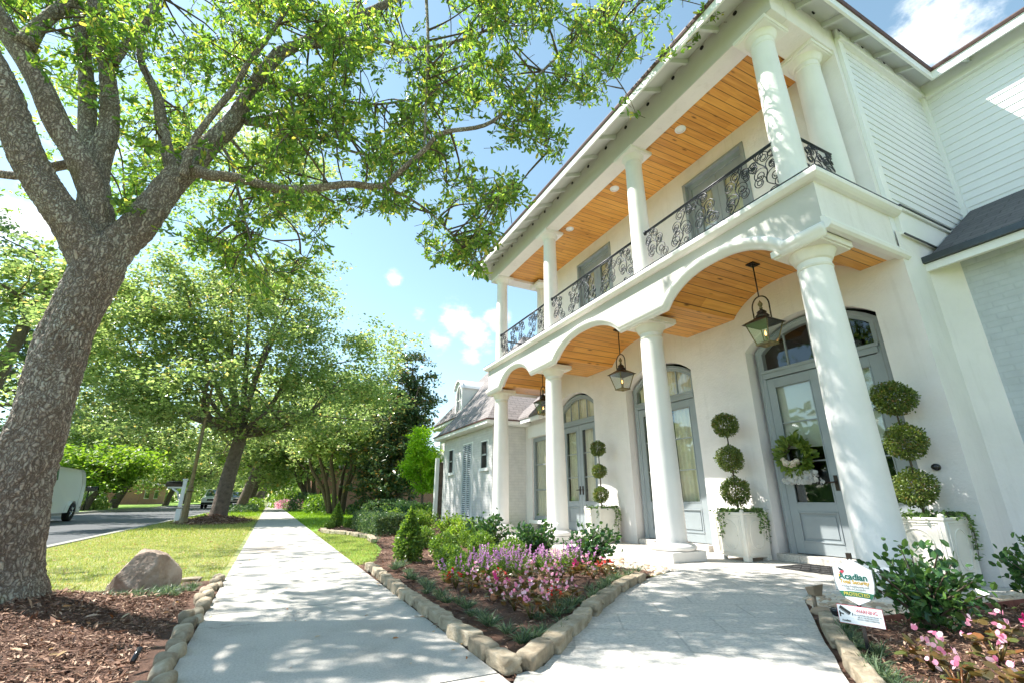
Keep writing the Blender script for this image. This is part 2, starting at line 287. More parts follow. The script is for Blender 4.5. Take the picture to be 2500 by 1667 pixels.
def leafmat(name, stops, rough=.42, trans=.38, tcol=None, tstr=1.0):
    m, t, b, o = newmat(name)
    g = N(t, 'ShaderNodeNewGeometry'); col = ramp(t, g.outputs['Random Per Island'], stops)
    t.links.new(col, b.inputs['Base Color']); b.inputs['Roughness'].default_value = rough
    tl = N(t, 'ShaderNodeBsdfTranslucent'); hsn = N(t, 'ShaderNodeHueSaturation'); hsn.inputs['Saturation'].default_value = 1.12; hsn.inputs['Value'].default_value = 1.9*tstr; hsn.inputs['Hue'].default_value = .492
    t.links.new(col, hsn.inputs['Color']); t.links.new(hsn.outputs[0], tl.inputs[0])
    ms = N(t, 'ShaderNodeMixShader'); ms.inputs[0].default_value = trans; t.links.new(b.outputs[0], ms.inputs[1]); t.links.new(tl.outputs[0], ms.inputs[2]); t.links.new(ms.outputs[0], o.inputs[0])
    MT[name] = m
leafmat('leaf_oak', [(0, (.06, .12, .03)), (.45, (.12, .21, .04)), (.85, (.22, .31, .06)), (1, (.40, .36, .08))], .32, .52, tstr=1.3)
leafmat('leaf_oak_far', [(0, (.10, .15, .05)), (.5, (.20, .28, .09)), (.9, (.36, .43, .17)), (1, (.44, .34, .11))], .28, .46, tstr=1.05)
leafmat('leaf_dark', [(0, (.04, .08, .035)), (.6, (.08, .14, .055)), (1, (.16, .22, .07))], .35, .3)
leafmat('leaf_lime', [(0, (.10, .19, .025)), (.6, (.19, .31, .05)), (1, (.30, .38, .08))], .45, .45)
leafmat('leaf_lime_bright', [(0, (.16, .30, .03)), (.6, (.28, .46, .05)), (1, (.42, .56, .09))], .45, .5, tstr=1.1)
leafmat('leaf_magnolia', [(0, (.03, .065, .035)), (.6, (.07, .125, .05)), (.85, (.13, .17, .06)), (1, (.40, .22, .07))], .3, .2)
leafmat('leaf_box', [(0, (.06, .12, .025)), (.6, (.13, .23, .04)), (1, (.26, .37, .07))], .35, .35)
leafmat('leaf_topiary', [(0, (.05, .085, .02)), (.6, (.12, .18, .035)), (.92, (.22, .27, .06)), (1, (.26, .14, .06))], .35, .28)
leafmat('leaf_camellia', [(0, (.025, .07, .025)), (.6, (.05, .12, .035)), (1, (.12, .22, .05))], .2, .2)
leafmat('leaf_ivy', [(0, (.05, .10, .03)), (.6, (.11, .2, .05)), (1, (.26, .36, .12))], .4, .35)
leafmat('leaf_mondo', [(0, (.045, .085, .045)), (.6, (.09, .15, .07)), (1, (.25, .30, .15))], .4, .3)
leafmat('leaf_begonia', [(0, (.09, .075, .025)), (.4, (.17, .10, .03)), (.75, (.10, .13, .035)), (1, (.28, .10, .04))], .28, .25)
leafmat('leaf_fern', [(0, (.08, .14, .02)), (1, (.22, .30, .06))], .4, .35)
leafmat('petal_pink', [(0, (.86, .30, .46)), (.7, (.92, .56, .68)), (1, (.94, .82, .84))], .5, .4, tstr=.8)
leafmat('petal_hot', [(0, (.75, .03, .20)), (1, (.85, .10, .35))], .5, .3, tstr=.55)
leafmat('petal_red', [(0, (.70, .02, .02)), (1, (.85, .07, .03))], .5, .3, tstr=.55)
leafmat('petal_purple', [(0, (.55, .24, .52)), (1, (.78, .48, .74))], .5, .4, tstr=.75)
leafmat('petal_cream', [(0, (.85, .72, .55)), (1, (.9, .85, .78))], .5, .2, tstr=.5)
leafmat('tulle', [(0, (.7,.7,.68)), (1, (.86,.86,.84))], .7, .5, tstr=.5)
leafmat('grass_near', [(0, (.16, .22, .04)), (.5, (.30, .36, .08)), (.85, (.48, .45, .16)), (1, (.54, .42, .24))], .6, .35)
leafmat('grass_bright', [(0, (.12, .22, .02)), (.6, (.20, .34, .03)), (1, (.30, .42, .06))], .6, .35)
leafmat('mulch_chip', [(0, (.07, .032, .020)), (.45, (.20, .10, .060)), (.8, (.36, .21, .135)), (1, (.58, .42, .30))], .8, 0)
leafmat('dry_leaf', [(0, (.35, .14, .05)), (.5, (.45, .28, .12)), (1, (.55, .45, .30))], .6, .2)
def ground_mat(name, a, b_, c_, scale=3, bs=.5):
    m, t, b, o = newmat(name); v = coords(t); n = noise(t, v, scale, 8, .7); n2 = noise(t, v, scale*18, 5, .7)
    col = mixc(t, .5, ramp(t, n, [(.3, a), (.5, b_), (.72, c_)]), ramp(t, n2, [(.3, a), (.7, c_)]))
    t.links.new(col, b.inputs['Base Color']); b.inputs['Roughness'].default_value = .95; bump(t, b, n2, bs, .02); MT[name] = m
ground_mat('lawn_near', (.09, .16, .03), (.21, .28, .07), (.44, .36, .19), .9)
ground_mat('lawn_bright', (.10, .19, .02), (.16, .28, .03), (.24, .36, .05), 1.4)
ground_mat('mulch', (.06, .030, .020), (.13, .066, .042), (.24, .13, .085), 5, 1.0)
def flame():
    m, t, b, o = newmat('flame'); b.inputs['Emission Color'].default_value = (1, .45, .12, 1); b.inputs['Emission Strength'].default_value = 3; b.inputs['Base Color'].default_value = (1, .5, .2, 1); MT['flame'] = m
flame()
def flat(name, col, rough=.5):
    m, t, b, o = newmat(name); b.inputs['Base Color'].default_value = (*col, 1); b.inputs['Roughness'].default_value = rough; MT[name] = m
flat('sign_white', (.72, .76, .76)); flat('ink_green', (.0, .10, .075)); flat('ink_gold', (.50, .30, .03)); flat('ink_red', (.50, .05, .08)); flat('ink_black', (.02, .025, .025)); flat('ink_grey', (.25, .27, .28))
flat('band_green', (.02, .13, .075)); flat('ink_yellow', (.55, .50, .08)); flat('sign_blue_white', (.66, .72, .76)); flat('headlight', (.8, .82, .85), .1)
# ---------------------------------------------------------------- object helpers
OFF = {}
def tag(o, label=None, cat=None, group=None, kind=None):
    if label: o['label'] = label
    if cat: o['category'] = cat
    if group: o['group'] = group
    if kind: o['kind'] = kind
    return o
def thing(name, label, cat, loc=(0, 0, 0), group=None):
    o = bpy.data.objects.new(name, None); COL.objects.link(o); o.location = loc; o.empty_display_size = .1
    OFF[o.name] = Vector(loc); return tag(o, label, cat, group)
def link(name, me, parent=None):
    o = bpy.data.objects.new(name, me); COL.objects.link(o)
    if parent is not None: o.parent = parent; OFF[o.name] = OFF[parent.name]
    else: OFF[o.name] = Vector((0, 0, 0))
    return o
def npmesh(name, V, loops, counts, mats, midx=None, smooth=False, parent=None):
    V = np.asarray(V, dtype=np.float32)
    if parent is not None: V = V - np.array(OFF[parent.name], dtype=np.float32)
    loops = np.asarray(loops, dtype=np.int32).ravel(); counts = np.asarray(counts, dtype=np.int32)
    me = bpy.data.meshes.new(name); me.vertices.add(len(V)); me.vertices.foreach_set('co', V.ravel())
    me.loops.add(len(loops)); me.loops.foreach_set('vertex_index', loops); me.polygons.add(len(counts))
    st = np.zeros(len(counts), dtype=np.int32); st[1:] = np.cumsum(counts)[:-1]
    me.polygons.foreach_set('loop_start', st); me.polygons.foreach_set('loop_total', counts)
    if midx is not None: me.polygons.foreach_set('material_index', np.asarray(midx, dtype=np.int32))
    me.polygons.foreach_set('use_smooth', np.full(len(counts), smooth, dtype=bool))
    for m in mats: me.materials.append(MT[m])
    me.update(calc_edges=True); me.validate()
    return link(name, me, parent)
class MB:
    def __init__(s): s.v = []; s.f = []; s.m = []; s.s = []
    def add(s, vs, fs, mi=0, smooth=False):
        b = len(s.v); s.v += [tuple(map(float, p)) for p in vs]
        for f in fs: s.f.append(tuple(b+i for i in f)); s.m.append(mi); s.s.append(smooth)
        return s
    def box(s, x0, x1, y0, y1, z0, z1, mi=0):
        x0, x1 = min(x0, x1), max(x0, x1); y0, y1 = min(y0, y1), max(y0, y1)
        return s.add([(x0,y0,z0),(x1,y0,z0),(x1,y1,z0),(x0,y1,z0),(x0,y0,z1),(x1,y0,z1),(x1,y1,z1),(x0,y1,z1)],
                     [(0,3,2,1),(4,5,6,7),(0,1,5,4),(1,2,6,5),(2,3,7,6),(3,0,4,7)], mi)
    def quad(s, a, b, c, d, mi=0): return s.add([a, b, c, d], [(0, 1, 2, 3)], mi)
    def prism(s, poly, z0, z1, mi=0):
        n = len(poly); a = sum(poly[i][0]*poly[(i+1) % n][1]-poly[(i+1) % n][0]*poly[i][1] for i in range(n))
        if a < 0: poly = poly[::-1]
        vs = [(x, y, z0) for x, y in poly]+[(x, y, z1) for x, y in poly]
        return s.add(vs, [tuple(range(n-1, -1, -1)), tuple(range(n, 2*n))]+[(i, (i+1) % n, n+(i+1) % n, n+i) for i in range(n)], mi)
    def tube(s, pts, rad, n=8, mi=0, smooth=True, caps=True):
        pts = [Vector(p) for p in pts]; k = len(pts); rad = [rad]*k if isinstance(rad, (int, float)) else rad
        t0 = (pts[1]-pts[0]).normalized(); up = Vector((0, 0, 1)) if abs(t0.z) < .9 else Vector((1, 0, 0)); a = t0.cross(up).normalized(); vs = []
        for i, p in enumerate(pts):
            t = (pts[min(i+1, k-1)]-pts[max(i-1, 0)]).normalized(); a = (a-t*a.dot(t)).normalized(); b = t.cross(a)
            for j in range(n): an = 2*PI*j/n; vs.append(p+(a*math.cos(an)+b*math.sin(an))*rad[i])
        fs = [(i*n+j, i*n+(j+1) % n, (i+1)*n+(j+1) % n, (i+1)*n+j) for i in range(k-1) for j in range(n)]
        if caps: fs += [tuple(range(n-1, -1, -1)), tuple(range((k-1)*n, k*n))]
        return s.add(vs, fs, mi, smooth)
    def lathe(s, prof, c=(0, 0, 0), n=32, mi=0, smooth=True, half=None):
        vs = []; a0, a1 = half if half else (0, 2*PI); cl = half is None; m = n if cl else n+1
        for r, z in prof:
            for j in range(m): an = a0+(a1-a0)*j/n; vs.append((c[0]+r*math.cos(an), c[1]+r*math.sin(an), c[2]+z))
        fs = []
        for i in range(len(prof)-1):
            for j in range(n):
                j2 = (j+1) % m if cl else j+1; fs.append((i*m+j, i*m+j2, (i+1)*m+j2, (i+1)*m+j))
        return s.add(vs, fs, mi, smooth)
    def sweep(s, path, N_, prof, mi=0, smooth=False, closed=False):
        """profile (a along N_, b along the in-plane left normal) swept with mitred corners"""
        P = [Vector(p) for p in path]; N_ = Vector(N_).normalized(); k = len(P); m = len(prof); vs = []
        for i, p in enumerate(P):
            d1 = (P[i]-P[i-1]).normalized() if i > 0 else (P[1]-P[0]).normalized(); d2 = (P[i+1]-P[i]).normalized() if i < k-1 else d1
            n1 = N_.cross(d1).normalized(); n2 = N_.cross(d2).normalized(); b = (n1+n2).normalized(); b = b/max(.3, b.dot(n1))
            for (a, bb) in prof: vs.append(p+N_*a+b*bb)
        fs = [(i*m+j, i*m+(j+1) % m, (i+1)*m+(j+1) % m, (i+1)*m+j) for i in range(k-1) for j in range(m)]
        fs += [tuple(range(m-1, -1, -1)), tuple(range((k-1)*m, k*m))]
        return s.add(vs, fs, mi, smooth)
    def build(s, name, mats, parent=None, bevel=0, label=None):
        mats = [mats] if isinstance(mats, str) else mats
        lo = [i for f in s.f for i in f]
        o = npmesh(name, s.v, lo, [len(f) for f in s.f], mats, s.m, False, parent)
        if len(o.data.polygons) == len(s.s): o.data.polygons.foreach_set('use_smooth', s.s)
        if bevel:
            md = o.modifiers.new('bevel', 'BEVEL'); md.width = bevel; md.segments = 2; md.limit_method = 'ANGLE'; md.angle_limit = R(40)
        if label: o['label'] = label
        return o
def copy_tree(o, parent=None, loc=None, rotz=None, scale=None, label=None, group=None):
    c = o.copy(); COL.objects.link(c)
    if parent is not None: c.parent = parent
    if loc is not None: c.location = loc
    if rotz is not None: c.rotation_euler = (c.rotation_euler[0], c.rotation_euler[1], rotz)
    if scale is not None: c.scale = scale if isinstance(scale, tuple) else (scale,)*3
    if label: c['label'] = label
    if group: c['group'] = group
    for ch in o.children: copy_tree(ch, c)
    return c
TPL = {
 'leaf': (np.array([(0,0,0),(.42,.17,.05),(.82,.16,.03),(1,0,-.04),(.82,-.16,.03),(.42,-.17,.05)]), [(0,1,2,3),(0,3,4,5)]),
 'oval': (np.array([(0,0,0),(.3,.28,.06),(.72,.26,.04),(1,0,-.06),(.72,-.26,.04),(.3,-.28,.06)]), [(0,1,2,3),(0,3,4,5)]),
 'dia': (np.array([(0,0,0),(.5,.30,.06),(1,0,0),(.5,-.30,.06)]), [(0,1,2,3)]),
 'round': (np.array([(0,0,0),(.15,.36,.08),(.6,.48,.05),(1,.1,0),(.95,-.3,.02),(.5,-.5,.08),(.1,-.32,.08)]), [(0,1,2,3,4,5,6)]),
 'blade': (np.array([(0,.5,0),(0,-.5,0),(1,0,0)]), [(0,1,2)]),
 'strap': (np.array([(0,.5,0),(0,-.5,0),(.55,-.42,.10),(.55,.42,.10),(1,0,-.08)]), [(0,1,2,3),(3,2,4)]),
 'ivy': (np.array([(0,0,0),(.1,.45,.05),(.45,.22,.04),(1,0,0),(.45,-.22,.04),(.1,-.45,.05)]), [(0,1,2,3),(0,3,4,5)]),
}
def cloud(name, pos, dirs, size, mat, parent=None, tpl='leaf', width=None, up=None):
    """one mesh of many small leaf faces: pos (n,3), dirs (n,3) leaf axis, size (n,)"""
    T, F = TPL[tpl]; n = len(pos); pos = np.asarray(pos, float); d = np.asarray(dirs, float); d = d/np.linalg.norm(d, axis=1)[:, None]
    size = np.broadcast_to(np.asarray(size, float), (n,))
    u = rng.normal(size=(n, 3)) if up is None else np.asarray(up, float)+rng.normal(size=(n, 3))*.35
    s = np.cross(u, d); s = s/(np.linalg.norm(s, axis=1)[:, None]+1e-9); nn = np.cross(d, s)
    wv = np.broadcast_to(np.asarray(1.0 if width is None else width, float), (n,))
    V = pos[:, None, :]+size[:, None, None]*(T[None, :, 0, None]*d[:, None, :]+T[None, :, 2, None]*nn[:, None, :])+(size*wv)[:, None, None]*T[None, :, 1, None]*s[:, None, :]
    k = len(T); base = (np.arange(n)*k)[:, None]
    loops = np.concatenate([base+np.array(f)[None, :] for f in F], axis=1); cnt = np.tile([len(f) for f in F], n)
    return npmesh(name, V.reshape(-1, 3), loops, cnt, [mat], None, False, parent)
def rdir(n, zb=0.0):
    d = rng.normal(size=(n, 3)); d[:, 2] += zb; return d/np.linalg.norm(d, axis=1)[:, None]
def catmull(pts, rads, k=6):
    P = [np.array(p, float) for p in pts]; out = []; ro = []
    for i in range(len(P)-1):
        p0 = P[max(i-1, 0)]; p1 = P[i]; p2 = P[i+1]; p3 = P[min(i+2, len(P)-1)]
        for j in range(k):
            t = j/k; out.append(.5*((2*p1)+(-p0+p2)*t+(2*p0-5*p1+4*p2-p3)*t*t+(-p0+3*p1-3*p2+p3)*t**3)); ro.append(rads[i]*(1-t)+rads[i+1]*t)
    out.append(P[-1]); ro.append(rads[-1]); return out, ro
# ================================================================ SETTING
def struct(o): return tag(o, kind='structure')
g = MB(); g.prism([(-400, -60), (500, -60), (500, 900), (-400, 900)], -.5, -.16); struct(g.build('ground', 'lawn_bright'))
def sheet(name, poly, z, mat, kind='structure', bottom=-.15):
    m = MB(); m.prism(poly, bottom, z); return tag(m.build(name, mat), kind=kind)
sheet('lawn', [(1.07, -8), (30, -8), (30, 500), (1.07, 500)], -.035, 'lawn_bright')
sheet('grass_verge', [(-3.25, -30), (-.30, -30), (-.30, 500), (-3.25, 500)], -.03, 'lawn_near')
sheet('far_lawn', [(-200, -30), (-10.7, -30), (-10.7, 500), (-200, 500)], .0, 'lawn_bright')
sheet('road', [(-10.5, -30), (-3.4, -30), (-3.4, 500), (-10.5, 500)], -.12, 'asphalt')
m = MB(); m.prism([(-3.7, -30), (-3.4, -30), (-3.4, 500), (-3.7, 500)], -.15, -.114); m.prism([(-3.4, -30), (-3.25, -30), (-3.25, 500), (-3.4, 500)], -.15, -.01)
m.prism([(-10.5, -30), (-10.2, -30), (-10.2, 500), (-10.5, 500)], -.15, -.114); m.prism([(-10.7, -30), (-10.5, -30), (-10.5, 500), (-10.7, 500)], -.15, .02); struct(m.build('road_kerb', 'curb_concrete'))
m = MB(); y = -3.45
while y < 130:
    m.box(-.29, 1.045, y+.007, y+1.9-.007, -.12, 0, 0); m.box(-.28, 1.035, y-.007, y+.007, -.12, -.012, 1); y += 1.9
o = struct(m.build('sidewalk', ['sidewalk_concrete', 'soil'])); 
# bed outlines on the ground
TIP = (1.12, 2.20)
WALK_BED = [(1.28, 2.24), (1.50, 2.44), (1.72, 2.65), (2.02, 2.90), (2.31, 3.15), (2.68, 3.45), (3.06, 3.73), (3.42, 3.95), (3.72, 4.10)]
RIGHT_BED = [(3.98, 2.70), (3.80, 2.58), (3.55, 2.39), (3.30, 2.20), (3.07, 2.03), (2.86, 1.87), (2.67, 1.71), (2.48, 1.57), (2.30, 1.42), (2.10, 1.22), (1.95, .95), (1.85, .6)]
walk = [(1.0465, -3.4), (1.0465, 2.1), TIP]+WALK_BED+[(4.32, 4.32), (4.32, 2.85)]+RIGHT_BED+[(1.8, -3.4)]
sheet('front_walk', walk, 0.0, 'travertine', bottom=-.12)
main_bed = [(1.046, 2.1), (1.12, 2.19)]+[(x, y+.01) for x, y in WALK_BED]+[(3.72, 4.6), (3.55, 5.6), (3.45, 7.2), (3.5, 9.5), (3.9, 11.2), (4.9, 11.3), (4.9, 15.5), (2.1, 15.4), (1.25, 14.2), (1.25, 13.7), (2.0, 12.6), (2.0, 10.4), (1.75, 8.2), (1.32, 6.6), (1.055, 6.35)]
right_bed = [(x+.005, y-.005) for x, y in RIGHT_BED]+[(1.85, -1.5), (7.5, -1.5), (7.5, 1.62), (3.62, 1.98)]
near_bed = [(-.295, -1.0), (-.295, 5.98), (-.62, 5.98), (-.72, 5.5), (-1.9, 5.6), (-3.2, 5.4), (-3.2, -1.0)]
tree_bed = [(-.5+0*i, 0) for i in range(0)]
def inside(poly, x, y):
    x = np.asarray(x); y = np.asarray(y); r = np.zeros(x.shape, bool); n = len(poly)
    for i in range(n):
        x0, y0 = poly[i]; x1, y1 = poly[(i+1) % n]
        if y0 == y1: continue
        c = ((y0 > y) != (y1 > y)) & (x < (x1-x0)*(y-y0)/(y1-y0)+x0); r ^= c
    return r
def hnoise(x, y, s=1.0):
    return (np.sin(x*3.1*s+1.3)*np.cos(y*2.7*s+.4)+.6*np.sin(x*7.3*s+y*5.1*s)+.35*np.sin(x*15.7*s-y*13.3*s+2))*.33
def heightfield(name, poly, zfun, mat, step=.05, kind='structure'):
    xs = [p[0] for p in poly]; ys = [p[1] for p in poly]
    X = np.arange(min(xs), max(xs)+step, step); Y = np.arange(min(ys), max(ys)+step, step); GX, GY = np.meshgrid(X, Y, indexing='ij')
    Z = zfun(GX, GY); ins = inside(poly, GX[:-1, :-1]+step/2, GY[:-1, :-1]+step/2); ny = len(Y); ii, jj = np.nonzero(ins); b = ii*ny+jj
    lo = np.stack([b, b+ny, b+ny+1, b+1], 1); V = np.stack([GX.ravel(), GY.ravel(), Z.ravel()], 1)
    used = np.unique(lo); mp_ = np.full(len(V), 0); mp_[used] = np.arange(len(used))
    return tag(npmesh(name, V[used], mp_[lo], np.full(len(lo), 4), [mat], None, True), kind=kind)
def z_main(x, y): return -.01+.035*np.clip((x-1.1)*2, 0, 1)+.022*hnoise(x, y, 2.2)
def z_right(x, y): return -.005+.02*hnoise(x, y, 2.3)
def z_near(x, y):
    r = np.hypot(x+1.5, y-4.75); return -.02+.12*np.exp(-(r/.65)**2)+.03*np.clip((-.45-x)/.6, 0, 1)*np.clip((5.2-y)/1.2, 0, 1)+.018*hnoise(x, y, 2.0)
for pl_ in (main_bed, right_bed, near_bed): sheet('bed_soil', pl_, -.022, 'mulch')
heightfield('mulch_bed', main_bed, z_main, 'mulch'); heightfield('mulch_bed', right_bed, z_right, 'mulch'); heightfield('mulch_bed', near_bed, z_near, 'mulch')
def z_mound(x, y): r = np.hypot((x+1.7)/1.35, (y-21.0)/3.0); return -.05+.26*np.clip(1-r, 0, 1)+.02*hnoise(x, y, 1.5)
mound = [(-1.7+1.3*math.cos(a)*1.05, 21.0+2.9*math.sin(a)) for a in np.linspace(0, 2*PI, 40, endpoint=False)]
mound = [(min(x, -.36), y) for x, y in mound]; heightfield('mulch_mound', mound, z_mound, 'mulch', .1)
# ================================================================ HOUSE
H = thing('house', 'white two-storey house with columned porch, arched doorways and a scrollwork balcony', 'house', (6, 6, 0))
CX_ = 4.86; CYS = [2.51, 5.01, 7.87, 10.39]; FX = 4.61; WX = 6.03; NY = 2.20; FY = 10.66
ARCH = [(2.62, 4.42, 3.70), (5.36, 7.42, 3.72), (8.32, 9.93, 3.70)]; ZB = 3.36
def zb(y):
    for a, b, t in ARCH:
        if a < y < b: u = 2*(y-(a+b)/2)/(b-a); return ZB+(t-ZB)*(1-abs(u)**2.3)**.85
    return ZB
ys = [NY]
for a, b, t in ARCH: ys += list(np.linspace(a, b, 33))
ys += [FY]
# porch floor
m = MB(); m.prism([(4.30, 10.75), (4.30, 2.08), (6.12, 2.08), (6.12, 10.75)], -.045, .0); m.build('porch_floor', 'travertine', H, bevel=.004)
m = MB(); m.prism([(4.36, 10.7), (4.36, 2.14), (6.08, 2.14), (6.08, 10.7)], -.2, -.046); m.build('porch_base', 'concrete_base', H)
# walls with arched openings
def arch_pts(y0, y1, zs, zt, n=18):
    r = []
    for i in range(n+1):
        y = y0+(y1-y0)*i/n; u = 2*i/n-1; r.append((y, zs+(zt-zs)*(1-u*u)**.9))
    return r
def arch_wall(mb, x, y0, y1, z0, z1, ops, depth, mi=0):
    f1 = z1 if callable(z1) else (lambda y: z1)
    cur = y0
    def strip(a, b, n=8):
        yy = sorted(set([a, b]+[t for t in ys if a < t < b]))
        for p, q in zip(yy[:-1], yy[1:]): mb.quad((x, q, z0), (x, p, z0), (x, p, f1(p)), (x, q, f1(q)), mi)
    for (a, b, zs, zt) in ops:
        strip(cur, a); P = arch_pts(a, b, zs, zt)
        for (p, zp), (q, zq) in zip(P[:-1], P[1:]):
            mb.quad((x, q, zq), (x, p, zp), (x, p, f1(p)), (x, q, f1(q)), mi); mb.quad((x, p, zp), (x, q, zq), (x+depth, q, zq), (x+depth, p, zp), mi)
        mb.quad((x, a, z0), (x+depth, a, z0), (x+depth, a, zs), (x, a, zs), mi); mb.quad((x, b, z0), (x, b, zs), (x+depth, b, zs), (x+depth, b, z0), mi)
        cur = b
    strip(cur, y1)
DOORS = [(2.58, 4.33, 2.82, 3.14), (5.38, 7.06, 2.82, 3.12), (8.14, 9.76, 2.82, 3.12)]
m = MB(); arch_wall(m, WX, 2.18, 10.0, 0, lambda y: zb(y)+.05, DOORS, .26)
m.quad((WX, 10.0, 0), (WX, 10.0, 6.9), (9, 10.0, 6.9), (9, 10.0, 0)); m.build('porch_wall', 'stucco', H)
m = MB(); arch_wall(m, WX, 2.18, 10.0, 4.0, 6.95, [(3.74, 5.02, 6.20, 6.21), (7.18, 8.48, 6.20, 6.21)], .18); m.build('balcony_wall', 'stucco', H)
# side wall that turns in a soft cove into the brick wing
m = MB(); pth = [(WX, 2.18), (6.57, 2.18)]+[(6.57+.24*math.sin(a), 1.96+.22*math.sin(PI/2-a)) if False else (6.57+.235*(1-math.cos(a)), 2.18-.03*0-.20*math.sin(a)*0-.20*(a/(PI/2))**2) for a in np.linspace(.2, PI/2, 10)]+[(6.812, 1.96)]
for (a, b) in zip(pth[:-1], pth[1:]): zt_ = 3.70 if b[0] < 6.571 else 3.40; m.add([(a[0], a[1], -.12), (b[0], b[1], -.12), (b[0], b[1], zt_), (a[0], a[1], zt_)], [(0, 1, 2, 3)], 0, True)
m.quad((6.45, 2.181, 3.3), (8.3, 2.181, 3.3), (8.3, 2.181, 3.7), (6.45, 2.181, 3.7))
m.build('side_wall', 'stucco', H)
m = MB(); m.box(6.81, 9, -7, 1.97, -.15, 3.6); m.build('wing_wall', 'painted_brick', H)
# lapped siding
def siding(mb, p0, p1, z0, z1, out, h=.118):
    p0 = Vector(p0); p1 = Vector(p1); o_ = Vector(out); z = z0
    while z < z1-.02:
        t = min(z+h, z1); a = p0+o_*.014; b = p1+o_*.014; c = p1+o_*.003; d = p0+o_*.003
        mb.quad((a.x, a.y, z), (b.x, b.y, z), (c.x, c.y, t), (d.x, d.y, t)); mb.quad((p0.x, p0.y, z), (p1.x, p1.y, z), (b.x, b.y, z), (a.x, a.y, z)); z = t
m = MB(); siding(m, (6.14, 2.19, 0), (8.29, 2.19, 0), 4.07, 6.70, (0, -1, 0)); siding(m, (8.29, 2.19, 0), (8.29, -7, 0), 4.3, 6.66, (-1, 0, 0)); m.build('lapped_siding', 'siding_paint', H)
m = MB(); m.box(6.03, 9, 2.195, 2.45, 3.6, 7.0); m.box(8.295, 9, -7, 2.2, 3.5, 7.0); m.build('siding_backing', 'siding_paint', H)
m = MB(); m.box(6.02, 6.14, 2.155, 2.20, 4.0, 6.72); m.box(8.22, 8.30, 2.13, 2.19, 4.1, 6.7); m.box(6.14, 8.29, 2.15, 2.20, 3.66, 4.00); m.box(6.10, 8.29, 2.12, 2.20, 4.0, 4.035)
m.box(6.03, 8.29, 2.14, 2.19, 6.66, 6.95); m.box(8.24, 8.29, -7, 2.14, 6.62, 6.95); m.box(6.03, 8.25, 2.115, 2.14, 6.66, 6.72); m.box(8.215, 8.24, -7, 2.115, 6.62, 6.68)
m.build('siding_trim', 'trim_white', H, bevel=.004)
m = MB(); m.box(6.15, 6.9, 2.135, 2.15, 3.655, 3.672); m.box(6.17, 7.4, 2.105, 2.125, 4.035, 4.052); m.build('drip_flashing', 'gutter_metal', H)
# entablature
m = MB(); fz = MB()
for p, q in zip(ys[:-1], ys[1:]):
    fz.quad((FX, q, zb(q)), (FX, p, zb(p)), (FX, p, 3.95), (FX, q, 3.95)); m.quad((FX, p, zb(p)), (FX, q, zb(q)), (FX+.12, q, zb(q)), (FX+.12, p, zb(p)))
    m.quad((FX+.12, p, zb(p)), (FX+.12, q, zb(q)), (FX+.12, q, zb(q)+.04), (FX+.12, p, zb(p)+.04))
for yy, s in ((NY, -1), (FY, 1)):
    m.box(FX+.001, WX+.10, yy, yy-s*.12, ZB, 3.95)
m.box(FX+.02, WX, NY+.02, FY-.02, 3.93, 4.0); m.build('entablature', 'stucco', H); fz.build('frieze', 'frieze_grey', H)
prof = [(-.02, -.035), (.035, -.035), (.062, -.012), (.068, .03), (.05, .06), (.03, .075), (.03, .10), (.0, .115), (-.02, .115)]
m = MB(); pa = [(FX, y, zb(y)) for y in ys]; m.sweep(pa[:1]+pa[1:], (-1, 0, 0), prof); 
for f in range(len(m.s)): m.s[f] = True
pr2 = [(-b, a) for a, b in prof]
m2 = MB(); m2.sweep([(WX+.10, NY, ZB), (FX-.001, NY, ZB), ], (0, 0, 1), [(b, a) for a, b in prof]); m.v, m.f = m.v, m.f
m.build('arch_moulding', 'column_paint', H); m2.build('side_moulding', 'column_paint', H); m2 = MB(); m2.sweep([(FX, FY, ZB), (WX, FY, ZB)], (0, 0, 1), [(b, a) for a, b in prof]); m2.build('side_moulding', 'column_paint', H)
m = MB(); m.sweep([(WX+.12, NY, 3.875), (FX, NY, 3.875), (FX, FY, 3.875), (WX, FY, 3.875)], (0, 0, 1), [(.02, -.03), (.02, .05), (.035, .075), (.06, .10), (.10, .105), (.125, .095), (.125, -.03)])
m.build('balcony_nosing', 'column_paint', H, bevel=.004)
m = MB(); m.sweep([(WX+.12, NY, 4.004), (FX, NY, 4.004), (FX, FY, 4.004), (WX, FY, 4.004)], (0, 0, 1), [(0, .05), (0, .10), (.008, .10), (.008, .05)]); m.build('nosing_flashing', 'gutter_metal', H)
# vaulted board ceiling below, flat board ceiling above
m = MB()
for p, q in zip(ys[:-1], ys[1:]): m.add([(FX+.11, p, zb(p)+.012), (FX+.11, q, zb(q)+.012), (WX+.01, q, zb(q)+.012), (WX+.01, p, zb(p)+.012)], [(0, 1, 2, 3)])
m.build('vaulted_ceiling', 'cedar_boards', H)
m = MB(); m.box(4.85, WX+.01, 2.3, 10.3, 6.535, 6.56); m.build('balcony_ceiling', 'cedar_boards', H)
m = MB(); m.box(FX+.045, 4.95, NY, FY, 6.46, 7.0); m.box(4.95, WX+.01, NY, 2.58, 6.46, 7.0); m.box(4.95, WX+.2, 10.30, FY, 6.46, 7.0); m.build('balcony_beam', 'stucco', H, bevel=.008)
m = MB(); m.box(FX+.035, FX+.045, NY, FY, 6.465, 7.0); m.build('frieze', 'frieze_grey', H)
